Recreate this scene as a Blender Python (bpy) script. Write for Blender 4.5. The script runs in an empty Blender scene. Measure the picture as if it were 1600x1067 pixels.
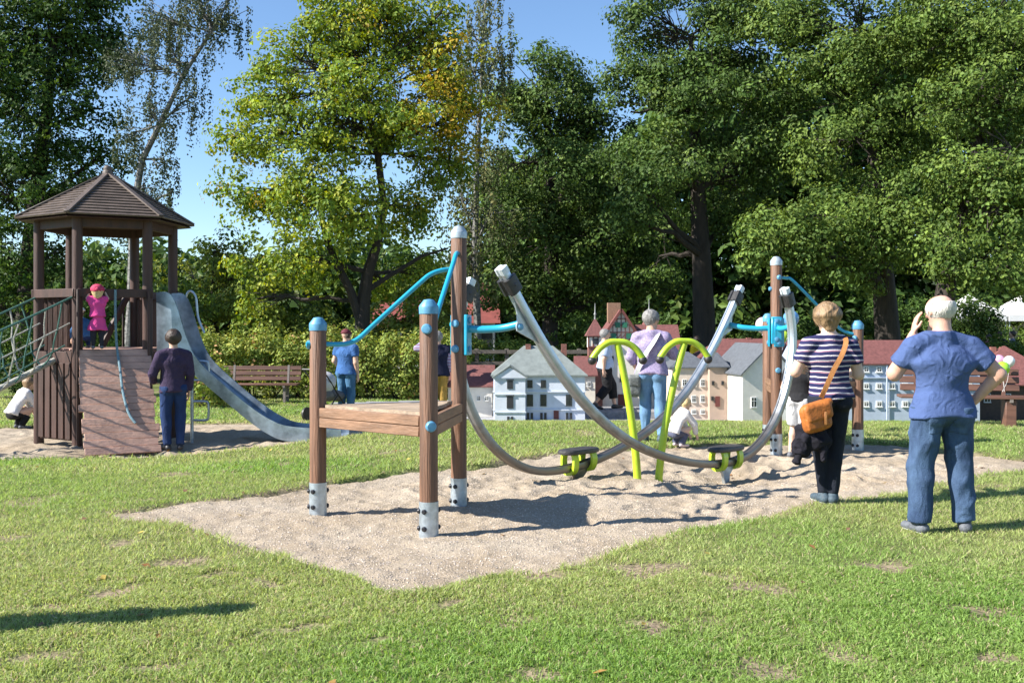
import bpy, math, random
import numpy as np
from mathutils import Vector, Matrix

R = math.radians
random.seed(7)
rng = np.random.default_rng(11)
scene = bpy.context.scene
COL = scene.collection

# ------------------------------------------------------------------ camera, sky, sun, exposure
EYE = 1.55            # camera height above the lawn, metres
FPX = 1556.0          # focal length in photo pixels (35 mm equivalent)
HOR = 510.0           # photo row of the horizon
cam_d = bpy.data.cameras.new('camera')
cam = bpy.data.objects.new('camera', cam_d)
COL.objects.link(cam)
cam.location = (0, 0, EYE)
cam.rotation_euler = (R(90), 0, 0)
cam_d.sensor_width = 36
cam_d.lens = 36 * FPX / 1600
cam_d.shift_y = -(533.5 - HOR) / 1600
cam_d.clip_end = 2000
scene.camera = cam

SUN_EL = 36.0
SUN_AZ = (-0.957, -0.29)          # ground direction towards the sun
world = bpy.data.worlds.new('World')
scene.world = world
world.use_nodes = True
wn = world.node_tree
sky = wn.nodes.new('ShaderNodeTexSky')
sky.sky_type = 'NISHITA'
sky.sun_disc = False
sky.sun_elevation = R(SUN_EL)
sky.sun_rotation = math.atan2(SUN_AZ[0], SUN_AZ[1])
sky.air_density = 1.0
sky.dust_density = 0.0
sky.ozone_density = 5.0
bgn = wn.nodes['Background']
bgn.inputs['Strength'].default_value = 0.09
wn.links.new(sky.outputs[0], bgn.inputs['Color'])

sun_d = bpy.data.lights.new('sun', 'SUN')
sun_d.energy = 5.0
sun_d.angle = R(0.53)
sun_d.color = (1.0, 0.95, 0.87)
sun = bpy.data.objects.new('sun', sun_d)
COL.objects.link(sun)
_s = Vector((SUN_AZ[0] * math.cos(R(SUN_EL)), SUN_AZ[1] * math.cos(R(SUN_EL)), math.sin(R(SUN_EL))))
sun.rotation_euler = _s.to_track_quat('Z', 'Y').to_euler()
sun.location = (-20, -8, 20)

vs = scene.view_settings
vs.view_transform = 'Standard'
vs.look = 'None'
vs.exposure = 1.2
vs.gamma = 1.0
vs.use_curve_mapping = False

# ------------------------------------------------------------------ helpers
def P(px, py, d):
    """world point seen at photo pixel (px, py) at distance d"""
    return Vector(((px - 800) / FPX * d, d, EYE - (py - HOR) / FPX * d))

def sm(a, b, x):
    t = np.clip((np.asarray(x, float) - a) / (b - a), 0, 1)
    return t * t * (3 - 2 * t)

def _hash(ix, iy, seed):
    h = (ix.astype(np.int64) * 374761393 + iy.astype(np.int64) * 668265263 + seed * 1442695041) & 0x7fffffff
    h = ((h ^ (h >> 13)) * 1274126177) & 0x7fffffff
    h = (h ^ (h >> 16)) & 0xffff
    return h / 65535.0

def noise2(x, y, seed=0):
    x = np.asarray(x, float); y = np.asarray(y, float)
    ix = np.floor(x); iy = np.floor(y)
    fx = x - ix; fy = y - iy
    fx = fx * fx * (3 - 2 * fx); fy = fy * fy * (3 - 2 * fy)
    a = _hash(ix, iy, seed); b = _hash(ix + 1, iy, seed)
    c = _hash(ix, iy + 1, seed); d = _hash(ix + 1, iy + 1, seed)
    return (a * (1 - fx) + b * fx) * (1 - fy) + (c * (1 - fx) + d * fx) * fy

def fbm2(x, y, seed=0, oct=3):
    s = 0; a = 0.5; t = 0
    for k in range(oct):
        s = s + a * noise2(x * 2 ** k, y * 2 ** k, seed + k * 17); t += a; a *= 0.5
    return s / t

def srgb(r, g, b):
    f = lambda v: ((v / 255 + 0.055) / 1.055) ** 2.4 if v / 255 > 0.04045 else v / 255 / 12.92
    return (f(r), f(g), f(b))

# ---- materials
MATS = {}
def mat(name, color, rough=0.7, metal=0.0, noise=0.0, scale=20.0, bump=0.0, bscale=None, spec=0.5, color2=None, stretch=None, detail=5.0, coat=0.0, fold=0.0):
    """procedural material: base colour broken up by noise plus fine relief"""
    if name in MATS: return MATS[name]
    m = bpy.data.materials.new(name); m.use_nodes = True
    nt = m.node_tree; b = nt.nodes['Principled BSDF']
    b.inputs['Roughness'].default_value = rough
    b.inputs['Metallic'].default_value = metal
    b.inputs['Specular IOR Level'].default_value = spec
    b.inputs['Coat Weight'].default_value = coat
    b.inputs['Base Color'].default_value = (*color, 1)
    tc = nt.nodes.new('ShaderNodeTexCoord')
    mp = nt.nodes.new('ShaderNodeMapping')
    nt.links.new(tc.outputs['Object'], mp.inputs['Vector'])
    if stretch: mp.inputs['Scale'].default_value = stretch
    c2 = color2 if color2 else tuple(max(0, v * (1 - noise)) for v in color)
    if noise > 0 or color2:
        n = nt.nodes.new('ShaderNodeTexNoise'); n.inputs['Scale'].default_value = scale; n.inputs['Detail'].default_value = detail
        n.inputs['Roughness'].default_value = 0.65
        nt.links.new(mp.outputs[0], n.inputs['Vector'])
        r = nt.nodes.new('ShaderNodeValToRGB')
        r.color_ramp.elements[0].position = 0.34; r.color_ramp.elements[1].position = 0.66
        r.color_ramp.elements[0].color = (*c2, 1)
        r.color_ramp.elements[1].color = (*(color if color2 else tuple(min(1, v * (1 + noise * 0.5)) for v in color)), 1)
        nt.links.new(n.outputs['Fac'], r.inputs['Fac'])
        nt.links.new(r.outputs['Color'], b.inputs['Base Color'])
        rr = nt.nodes.new('ShaderNodeMapRange')
        rr.inputs['To Min'].default_value = max(0.02, rough - 0.12); rr.inputs['To Max'].default_value = min(1, rough + 0.12)
        nt.links.new(n.outputs['Fac'], rr.inputs['Value']); nt.links.new(rr.outputs[0], b.inputs['Roughness'])
    if bump > 0:
        n2 = nt.nodes.new('ShaderNodeTexNoise'); n2.inputs['Scale'].default_value = bscale or scale * 3; n2.inputs['Detail'].default_value = 4
        nt.links.new(mp.outputs[0], n2.inputs['Vector'])
        bp = nt.nodes.new('ShaderNodeBump'); bp.inputs['Strength'].default_value = bump; bp.inputs['Distance'].default_value = 0.02
        nt.links.new(n2.outputs['Fac'], bp.inputs['Height']); nt.links.new(bp.outputs[0], b.inputs['Normal'])
        if fold > 0:     # soft creases of worn cloth
            n3 = nt.nodes.new('ShaderNodeTexNoise'); n3.inputs['Scale'].default_value = 9; n3.inputs['Detail'].default_value = 3; n3.inputs['Distortion'].default_value = 1.6
            n3.noise_type = 'RIDGED_MULTIFRACTAL'
            nt.links.new(mp.outputs[0], n3.inputs['Vector'])
            b3 = nt.nodes.new('ShaderNodeBump'); b3.inputs['Strength'].default_value = fold; b3.inputs['Distance'].default_value = .03
            nt.links.new(n3.outputs['Fac'], b3.inputs['Height']); nt.links.new(b3.outputs[0], bp.inputs['Normal'])
    MATS[name] = m
    return m

def foliage_mat(name, transl=0.35, rough=0.45, spec=0.35):
    """leaf material: colour comes with each leaf, part of the light passes through"""
    if name in MATS: return MATS[name]
    m = bpy.data.materials.new(name); m.use_nodes = True
    nt = m.node_tree; b = nt.nodes['Principled BSDF']; out = nt.nodes['Material Output']
    at = nt.nodes.new('ShaderNodeAttribute'); at.attribute_name = 'leaf'
    nt.links.new(at.outputs['Color'], b.inputs['Base Color'])
    b.inputs['Roughness'].default_value = rough; b.inputs['Specular IOR Level'].default_value = spec
    tr = nt.nodes.new('ShaderNodeBsdfTranslucent')
    hs = nt.nodes.new('ShaderNodeHueSaturation'); hs.inputs['Saturation'].default_value = 1.15; hs.inputs['Value'].default_value = 1.5; hs.inputs['Hue'].default_value = 0.485
    nt.links.new(at.outputs['Color'], hs.inputs['Color']); nt.links.new(hs.outputs[0], tr.inputs['Color'])
    mx = nt.nodes.new('ShaderNodeMixShader'); mx.inputs[0].default_value = transl
    nt.links.new(b.outputs[0], mx.inputs[1]); nt.links.new(tr.outputs[0], mx.inputs[2]); nt.links.new(mx.outputs[0], out.inputs['Surface'])
    MATS[name] = m
    return m

# ---- mesh building
class MB:
    def __init__(s): s.v = []; s.f = []; s.n = 0
    def add(s, verts, faces):
        o = s.n
        s.v.extend([tuple(v) for v in verts]); s.n += len(verts)
        s.f.extend([tuple(i + o for i in f) for f in faces]); return s
    def box(s, c, size, rot=None, bev=0.0):
        c = Vector(c); hx, hy, hz = size[0] / 2, size[1] / 2, size[2] / 2
        M = rot if rot is not None else Matrix.Identity(3)
        if bev <= 0:
            vs_ = [Vector((x * hx, y * hy, z * hz)) for z in (-1, 1) for y in (-1, 1) for x in (-1, 1)]
            fs = [(0, 2, 3, 1), (4, 5, 7, 6), (0, 1, 5, 4), (2, 6, 7, 3), (0, 4, 6, 2), (1, 3, 7, 5)]
            return s.add([c + M @ v for v in vs_], fs)
        b = min(bev, hx * .9, hy * .9, hz * .9)
        vs_ = []
        for z in (-1, 1):
            for y in (-1, 1):
                for x in (-1, 1):
                    vs_ += [Vector((x * hx, y * (hy - b), z * (hz - b))), Vector((x * (hx - b), y * hy, z * (hz - b))), Vector((x * (hx - b), y * (hy - b), z * hz))]
        def I(x, y, z, k): return ((z > 0) * 4 + (y > 0) * 2 + (x > 0)) * 3 + k
        fs = []
        for sgn in (-1, 1):
            q = [I(sgn, -1, -1, 0), I(sgn, 1, -1, 0), I(sgn, 1, 1, 0), I(sgn, -1, 1, 0)]; fs.append(q if sgn > 0 else q[::-1])
            q = [I(-1, sgn, -1, 1), I(1, sgn, -1, 1), I(1, sgn, 1, 1), I(-1, sgn, 1, 1)]; fs.append(q[::-1] if sgn > 0 else q)
            q = [I(-1, -1, sgn, 2), I(1, -1, sgn, 2), I(1, 1, sgn, 2), I(-1, 1, sgn, 2)]; fs.append(q if sgn > 0 else q[::-1])
        for a in (-1, 1):
            for e in (-1, 1):
                q = [I(a, e, -1, 0), I(a, e, -1, 1), I(a, e, 1, 1), I(a, e, 1, 0)]; fs.append(q if a * e > 0 else q[::-1])
                q = [I(a, -1, e, 0), I(a, -1, e, 2), I(a, 1, e, 2), I(a, 1, e, 0)]; fs.append(q[::-1] if a * e > 0 else q)
                q = [I(-1, a, e, 1), I(-1, a, e, 2), I(1, a, e, 2), I(1, a, e, 1)]; fs.append(q if a * e > 0 else q[::-1])
                for g in (-1, 1):
                    q = [I(a, e, g, 0), I(a, e, g, 1), I(a, e, g, 2)]; fs.append(q if a * e * g > 0 else q[::-1])
        return s.add([c + M @ v for v in vs_], fs)
    def beam(s, a, b, w, h, up=(0, 0, 1), bev=0.0):
        a = Vector(a); b = Vector(b); d = (b - a); L = d.length; d.normalize()
        x = d.cross(Vector(up)); 
        if x.length < 1e-4: x = d.cross(Vector((0, 1, 0)))
        x.normalize(); z = x.cross(d)
        M = Matrix((x, d, z)).transposed()
        return s.box((a + b) / 2, (w, L, h), M, bev)
    def tube(s, pts, rad, n=8, cap=True):
        pts = [Vector(p) for p in pts]; m = len(pts)
        if not hasattr(rad, '__len__'): rad = [rad] * m
        t0 = (pts[1] - pts[0]).normalized()
        ref = Vector((0, 0, 1)) if abs(t0.z) < .9 else Vector((0, 1, 0))
        nx = t0.cross(ref).normalized()
        V = []; 
        for i in range(m):
            t = (pts[min(i + 1, m - 1)] - pts[max(i - 1, 0)]).normalized()
            nx = (nx - t * nx.dot(t)).normalized(); ny = t.cross(nx)
            for k in range(n):
                a = 2 * math.pi * k / n
                V.append(pts[i] + (nx * math.cos(a) + ny * math.sin(a)) * rad[i])
        F = [(i * n + k, i * n + (k + 1) % n, (i + 1) * n + (k + 1) % n, (i + 1) * n + k) for i in range(m - 1) for k in range(n)]
        if cap: F += [tuple(range(n - 1, -1, -1)), tuple(range((m - 1) * n, m * n))]
        return s.add(V, F)
    def sweep(s, pts, prof, side):
        """closed profile [(u,v)] swept along pts; side = direction of u at every point"""
        pts = [Vector(p) for p in pts]; m = len(pts); n = len(prof); V = []
        for i in range(m):
            t = (pts[min(i + 1, m - 1)] - pts[max(i - 1, 0)]).normalized()
            u = Vector(side[i] if isinstance(side, list) else side); u = (u - t * u.dot(t)).normalized(); w = u.cross(t)
            for (a, b) in prof: V.append(pts[i] + u * a + w * b)
        F = [(i * n + k, i * n + (k + 1) % n, (i + 1) * n + (k + 1) % n, (i + 1) * n + k) for i in range(m - 1) for k in range(n)]
        F += [tuple(range(n - 1, -1, -1)), tuple(range((m - 1) * n, m * n))]
        return s.add(V, F)
    def lathe(s, c, prof, n=16, M=None):
        c = Vector(c); V = []
        for (r, z) in prof:
            for k in range(n):
                a = 2 * math.pi * k / n
                v = Vector((r * math.cos(a), r * math.sin(a), z)); V.append(c + (M @ v if M is not None else v))
        m = len(prof)
        F = [(i * n + k, i * n + (k + 1) % n, (i + 1) * n + (k + 1) % n, (i + 1) * n + k) for i in range(m - 1) for k in range(n)]
        F += [tuple(range(n - 1, -1, -1)), tuple(range((m - 1) * n, m * n))]
        return s.add(V, F)
    def sphere(s, c, r, n=14, sc=(1, 1, 1)):
        pr = [(max(1e-4, math.sin(math.pi * i / (n // 2 + 2))), -math.cos(math.pi * i / (n // 2 + 2))) for i in range(n // 2 + 3)]
        b = MB().lathe((0, 0, 0), pr, n); c = Vector(c)
        return s.add([(c.x + v[0] * r * sc[0], c.y + v[1] * r * sc[1], c.z + v[2] * r * sc[2]) for v in b.v], b.f)
    def poly(s, pts, thick, nrm):
        """flat polygon given thickness along nrm"""
        nrm = Vector(nrm).normalized() * thick / 2; n = len(pts); pts = [Vector(p) for p in pts]
        V = [p - nrm for p in pts] + [p + nrm for p in pts]
        F = [tuple(range(n - 1, -1, -1)), tuple(range(n, 2 * n))] + [(i, (i + 1) % n, n + (i + 1) % n, n + i) for i in range(n)]
        return s.add(V, F)

def axis_rot(d, up=(0, 0, 1)):
    """matrix taking local z to d"""
    return Vector(d).to_track_quat('Z', 'Y').to_matrix()

def smooth_angle(me, ang=40):
    import bmesh
    bm = bmesh.new(); bm.from_mesh(me)
    bmesh.ops.recalc_face_normals(bm, faces=bm.faces)
    for f in bm.faces: f.smooth = True
    ca = R(ang)
    for e in bm.edges:
        if len(e.link_faces) == 2 and e.calc_face_angle(0) > ca: e.smooth = False
    bm.to_mesh(me); bm.free()

def link(name, me, material, parent=None, kind=None):
    o = bpy.data.objects.new(name, me); COL.objects.link(o)
    if material is not None and len(me.materials) == 0: me.materials.append(material)
    if parent is not None: o.parent = parent
    if kind: o['kind'] = kind
    return o

def build(name, mb, material, parent=None, smooth=True, off=None, kind=None):
    """one mesh object; off = world position of the parent (vertices given in world space)"""
    me = bpy.data.meshes.new(name)
    V = mb.v
    if off is not None: V = [(v[0] - off[0], v[1] - off[1], v[2] - off[2]) for v in V]
    me.from_pydata(V, [], mb.f); me.update()
    if smooth: smooth_angle(me)
    return link(name, me, material, parent, kind)

def tag(o, label, cat=None, group=None):
    o['label'] = label
    if cat: o['category'] = cat
    if group: o['group'] = group
    return o

def thing(name, label, cat, loc=(0, 0, 0), rz=0.0, group=None):
    o = bpy.data.objects.new(name, None); COL.objects.link(o)
    o.location = loc; o.rotation_euler = (0, 0, rz); o.empty_display_size = 0.2
    return tag(o, label, cat, group)

def np_mesh(name, V, tris=None, quads=None, colors=None, material=None, parent=None, smooth=False, kind=None):
    """fast mesh from numpy arrays; colors = per-vertex (n,3)"""
    me = bpy.data.meshes.new(name)
    V = np.ascontiguousarray(V, dtype=np.float32)
    parts = []; starts = []; tot = []; pos = 0
    for F, k in ((tris, 3), (quads, 4)):
        if F is None or len(F) == 0: continue
        F = np.asarray(F, dtype=np.int32); parts.append(F.ravel()); n = len(F)
        starts.append(pos + np.arange(n, dtype=np.int32) * k); tot.append(np.full(n, k, np.int32)); pos += n * k
    L = np.concatenate(parts); st = np.concatenate(starts); tt = np.concatenate(tot)
    me.vertices.add(len(V)); me.vertices.foreach_set('co', V.ravel())
    me.loops.add(len(L)); me.loops.foreach_set('vertex_index', L)
    me.polygons.add(len(st)); me.polygons.foreach_set('loop_start', st)
    me.polygons.foreach_set('use_smooth', np.full(len(st), smooth, dtype=bool))
    me.update(calc_edges=True)
    if colors is not None:
        a = me.attributes.new('leaf', 'FLOAT_COLOR', 'POINT')
        c4 = np.ones((len(V), 4), np.float32); c4[:, :3] = colors; a.data.foreach_set('color', c4.ravel())
    return link(name, me, material, parent, kind)
# ------------------------------------------------------------------ terrain, sand, path, grass
def gp(px, py, z=0.0):
    d = FPX * (EYE - z) / (py - HOR)
    return ((px - 800) / FPX * d, d)

PIT1 = [gp(*p) for p in [(168, 801), (250, 789), (330, 780), (410, 769), (480, 758), (560, 746), (660, 735), (745, 727), (800, 716), (850, 709), (930, 703), (1000, 699), (1100, 694),
        (1200, 690), (1340, 689), (1420, 696), (1500, 704), (1580, 714), (1640, 724), (1610, 734), (1500, 748), (1420, 762), (1330, 777), (1240, 790), (1150, 812), (1080, 828), (1000, 846), (900, 873), (830, 893),
        (760, 907), (680, 919), (612, 925), (560, 907), (500, 886), (400, 855), (300, 826), (220, 810)]]
PIT2 = [gp(p[0], p[1], -0.13) for p in [(-160, 728), (0, 719), (120, 713), (200, 712), (300, 708), (400, 699), (500, 690), (600, 681), (680, 672), (720, 664), (700, 657),
        (600, 655), (480, 657), (380, 658), (300, 658), (150, 661), (0, 665), (-160, 672)]]
PATHP = [(-3.4, 22.4), (-1.5, 20.6), (-.6, 18.6), (1.0, 18.0), (3.6, 18.2), (9.5, 19), (9.5, 24.5), (2.0, 24.8), (-1.5, 24.6), (-4.6, 23.6)]

def polysd(poly, x, y):
    """signed distance to a polygon, negative inside"""
    x = np.asarray(x, float); y = np.asarray(y, float)
    d2 = np.full(x.shape, 1e9); ins = np.zeros(x.shape, bool)
    n = len(poly)
    for i in range(n):
        ax, ay = poly[i]; bx, by = poly[(i + 1) % n]
        ex, ey = bx - ax, by - ay
        t = np.clip(((x - ax) * ex + (y - ay) * ey) / (ex * ex + ey * ey + 1e-12), 0, 1)
        d2 = np.minimum(d2, (x - ax - t * ex) ** 2 + (y - ay - t * ey) ** 2)
        c = ((ay > y) != (by > y)) & (x < (bx - ax) * (y - ay) / (by - ay + 1e-12) + ax)
        ins ^= c
    return np.where(ins, -1, 1) * np.sqrt(d2)

def base_z(x, y):
    x = np.asarray(x, float); y = np.asarray(y, float)
    z = -0.30 * sm(15.2, 20.0, y)
    zl = -0.15 * sm(10.3, 12.8, y) * sm(-1.0, -4.0, x)
    return np.minimum(z, zl)

def wob(x, y):
    return (fbm2(x * 1.6, y * 1.6, 3, 3) - 0.5) * 0.34 + (noise2(x * 9, y * 9, 5) - 0.5) * 0.09

def pit_sd(x, y):
    return np.minimum(polysd(PIT1, x, y), polysd(PIT2, x, y)) + wob(x, y)

PATCHES = [gp(215, 850) + (.16,), gp(275, 876) + (.14,), gp(200, 918) + (.17,), gp(1005, 890) + (.28,), (gp(850, 893)) + (.25,), gp(1365, 884) + (.2,), gp(712, 940) + (.12,), gp(450, 982) + (.15,), gp(385, 990) + (.08,),
           gp(1120, 905) + (.15,), gp(360, 895) + (.15,), gp(430, 905) + (.12,), gp(60, 1030) + (.18,), gp(1500, 950) + (.15,), gp(1200, 1035) + (.13,), gp(850, 1055) + (.14,), gp(620, 1000) + (.1,), gp(80, 945) + (.12,),
           gp(1560, 1020) + (.12,), gp(1000, 985) + (.1,), gp(250, 1040) + (.13,), gp(640, 738) + (.1,), gp(280, 742) + (.25,), gp(1180, 925) + (.2,)]
def dirt(x, y):
    x = np.asarray(x, float); y = np.asarray(y, float)
    m = np.zeros(x.shape)
    wx = x + (noise2(x * 5, y * 5, 41) - .5) * .22; wy = y + (noise2(x * 5, y * 5, 43) - .5) * .30
    for (cx, cy, r) in PATCHES:
        m = np.maximum(m, 1 - sm(.45 * r, r * 1.25, np.hypot((wx - cx) * .8, (wy - cy) * 1.15)))
    m = np.maximum(m, sm(.68, .80, fbm2(x * 1.9, y * 1.9, 77, 3)) * .8)
    m = np.maximum(m, sm(.25, .0, pit_sd(x, y)) * .75 * sm(.3, .6, noise2(x * 2.5, y * 2.5, 9)))
    return m

def ground_z(x, y):
    """height of the lawn and soil; drops away under the sand"""
    x = np.asarray(x, float); y = np.asarray(y, float)
    z = base_z(x, y)
    near = sm(40, 26, np.hypot(x, y))
    z = z + ((fbm2(x * .7, y * .7, 21, 3) - .5) * .05 + (noise2(x * 4, y * 4, 23) - .5) * .012) * near
    sd = pit_sd(x, y)
    return z - .30 * sm(0.03, -.28, sd) - .012 * dirt(x, y) * near

CTR = (1.421, 10.70)      # centre of the rail play set
_sr = np.random.default_rng(77)
STEPS = []
for _ in range(210):
    _cx, _cy = (_sr.uniform(-1.5, 5), _sr.uniform(8.0, 13.5)) if _sr.random() < .72 else (_sr.uniform(-8, -1.5), _sr.uniform(12.8, 17))
    _an = _sr.uniform(0, 6.28); STEPS.append((_cx, _cy, math.cos(_an), math.sin(_an), _sr.uniform(.09, .15), _sr.uniform(.045, .08), _sr.uniform(.012, .032)))
def sand_z(x, y):
    x = np.atleast_1d(np.asarray(x, float)); y = np.atleast_1d(np.asarray(y, float))
    z = base_z(x, y) - .035
    z = z + (fbm2(x * 1.1, y * 1.1, 51, 2) - .5) * .06
    chop = .18 + .82 * sm(8.6, 10.2, y)              # the sand under the rails and the slide is trodden most
    z = z + (fbm2(x * 4.4, y * 4.4, 52, 3) - .5) * .10 * chop * sm(.1, .7, -np.minimum(polysd(PIT1, x, y), polysd(PIT2, x, y)))
    z = z + (noise2(x * 11, y * 11, 53) - .5) * .020 + (noise2(x * 23, y * 23, 54) - .5) * .008
    for (cx, cy, r, dp) in ((2.42, 11.15, 1.0, .12), (2.3, 10.3, .8, .04), (.75, 10.45, .7, .03), (-5.2, 13.5, .6, .03), (-2.4, 15.1, .6, .04)):
        z = z - dp * np.exp(-((x - cx) ** 2 + (y - cy) ** 2) / (r * r))
    for (cx, cy, ca, sa, l, w, dp) in STEPS:        # footprints and scuffs
        m = (np.abs(x - cx) < .4) & (np.abs(y - cy) < .4)
        if not m.any(): continue
        dx, dy = x[m] - cx, y[m] - cy; u = (dx * ca + dy * sa) / l; v = (-dx * sa + dy * ca) / w; q = u * u + v * v
        z[m] += dp * (-np.exp(-q * 1.6) + .55 * np.exp(-(np.sqrt(q) - 1.5) ** 2 * 5))
    return z

def axis_pts(lo, hi, step, outer):
    return np.concatenate([[-o for o in outer[::-1]], np.arange(lo, hi + 1e-6, step), outer]) if lo < 0 else np.concatenate([np.arange(lo, hi + 1e-6, step), outer])

def grid_mesh(xs, ys, fz, colf=None):
    X, Y = np.meshgrid(xs, ys); x = X.ravel(); y = Y.ravel()
    V = np.stack([x, y, fz(x, y)], 1); nx, ny = len(xs), len(ys)
    i = np.arange((ny - 1) * nx).reshape(ny - 1, nx)[:, :-1].ravel()
    Q = np.stack([i, i + 1, i + nx + 1, i + nx], 1)
    return V, Q, (colf(x, y) if colf else None)

G1 = np.array([.15, .205, .055]); G2 = np.array([.22, .225, .09]); SOIL = np.array([.25, .19, .135])
def ground_col(x, y):
    n = fbm2(x * .8, y * .8, 31, 3)[:, None]
    c = G1 * (1 - n) * .75 + G2 * n * .75
    f = noise2(x * 14, y * 14, 33)[:, None]
    c = c * (.7 + .6 * f)
    d = np.maximum(dirt(x, y), .0)[:, None]
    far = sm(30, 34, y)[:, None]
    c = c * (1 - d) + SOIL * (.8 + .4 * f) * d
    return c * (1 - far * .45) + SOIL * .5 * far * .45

xs = axis_pts(-15, 15, .13, [18, 24, 34, 60, 120, 300, 900])
ys = np.concatenate([[-60, -20, -6, 0, 1.5, 2.4], np.arange(3, 28, .13), [29, 31, 34, 40, 50, 70, 110, 200, 400, 900, 1500]])
gm = bpy.data.materials.new('turf_soil'); gm.use_nodes = True
_nt = gm.node_tree; _b = _nt.nodes['Principled BSDF']
_at = _nt.nodes.new('ShaderNodeAttribute'); _at.attribute_name = 'leaf'
_tc = _nt.nodes.new('ShaderNodeTexCoord'); _n = _nt.nodes.new('ShaderNodeTexNoise'); _n.inputs['Scale'].default_value = 26; _n.inputs['Detail'].default_value = 8
_nt.links.new(_tc.outputs['Object'], _n.inputs['Vector'])
_mr = _nt.nodes.new('ShaderNodeMapRange'); _mr.inputs['From Min'].default_value = .3; _mr.inputs['From Max'].default_value = .7; _mr.inputs['To Min'].default_value = .55; _mr.inputs['To Max'].default_value = 1.45
_nt.links.new(_n.outputs['Fac'], _mr.inputs['Value'])
_mx = _nt.nodes.new('ShaderNodeVectorMath'); _mx.operation = 'SCALE'
_nt.links.new(_at.outputs['Color'], _mx.inputs[0]); _nt.links.new(_mr.outputs[0], _mx.inputs['Scale']); _nt.links.new(_mx.outputs[0], _b.inputs['Base Color'])
_bp = _nt.nodes.new('ShaderNodeBump'); _bp.inputs['Strength'].default_value = .8; _bp.inputs['Distance'].default_value = .03
_nt.links.new(_n.outputs['Fac'], _bp.inputs['Height']); _nt.links.new(_bp.outputs[0], _b.inputs['Normal'])
_b.inputs['Roughness'].default_value = .95; _b.inputs['Specular IOR Level'].default_value = .1
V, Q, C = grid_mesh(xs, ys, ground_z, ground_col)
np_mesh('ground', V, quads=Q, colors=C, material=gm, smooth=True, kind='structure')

def sand_material():
    m = bpy.data.materials.new('gravelly_sand'); m.use_nodes = True
    nt = m.node_tree; b = nt.nodes['Principled BSDF']
    tc = nt.nodes.new('ShaderNodeTexCoord')
    n1 = nt.nodes.new('ShaderNodeTexNoise'); n1.inputs['Scale'].default_value = 1.3; n1.inputs['Detail'].default_value = 6
    n2 = nt.nodes.new('ShaderNodeTexVoronoi'); n2.inputs['Scale'].default_value = 75
    n3 = nt.nodes.new('ShaderNodeTexNoise'); n3.inputs['Scale'].default_value = 130; n3.inputs['Detail'].default_value = 3
    for n in (n1, n2, n3): nt.links.new(tc.outputs['Object'], n.inputs['Vector'])
    r1 = nt.nodes.new('ShaderNodeValToRGB'); r1.color_ramp.elements[0].position = .35; r1.color_ramp.elements[1].position = .68
    r1.color_ramp.elements[0].color = (.315, .255, .185, 1); r1.color_ramp.elements[1].color = (.385, .33, .26, 1)
    nt.links.new(n1.outputs['Fac'], r1.inputs['Fac'])
    r2 = nt.nodes.new('ShaderNodeValToRGB'); e = r2.color_ramp.elements
    e[0].position = .0; e[0].color = (.52, .48, .44, 1); e[1].position = .85; e[1].color = (1.22, 1.2, 1.18, 1)
    e2 = e.new(.2); e2.color = (.88, .86, .84, 1)
    nt.links.new(n2.outputs['Color'], r2.inputs['Fac'])
    mx = nt.nodes.new('ShaderNodeMix'); mx.data_type = 'RGBA'; mx.blend_type = 'MULTIPLY'; mx.inputs['Factor'].default_value = .8
    nt.links.new(r1.outputs[0], mx.inputs['A']); nt.links.new(r2.outputs[0], mx.inputs['B']); nt.links.new(mx.outputs['Result'], b.inputs['Base Color'])
    ad = nt.nodes.new('ShaderNodeMath'); ad.operation = 'ADD'
    nt.links.new(n2.outputs['Distance'], ad.inputs[0]); nt.links.new(n3.outputs['Fac'], ad.inputs[1])
    bp = nt.nodes.new('ShaderNodeBump'); bp.inputs['Strength'].default_value = .55; bp.inputs['Distance'].default_value = .012
    nt.links.new(ad.outputs[0], bp.inputs['Height']); nt.links.new(bp.outputs[0], b.inputs['Normal'])
    b.inputs['Roughness'].default_value = .95; b.inputs['Specular IOR Level'].default_value = .15
    return m
SAND = sand_material()
def sand_sheet(name, poly, step):
    px_, py_ = zip(*poly)
    xs = np.arange(min(px_) - .3, max(px_) + .3, step); ys = np.arange(min(py_) - .3, max(py_) + .3, step)
    V, Q, _ = grid_mesh(xs, ys, sand_z)
    sd = polysd(poly, V[:, 0], V[:, 1]) + wob(V[:, 0], V[:, 1])
    Q = Q[(sd[Q] < .12).all(1)]
    u, inv = np.unique(Q, return_inverse=True)
    np_mesh(name, V[u], quads=inv.reshape(Q.shape), material=SAND, smooth=True, kind='structure')
sand_sheet('sand_pit', PIT1, .032)
sand_sheet('sand_pit', PIT2, .045)

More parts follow.
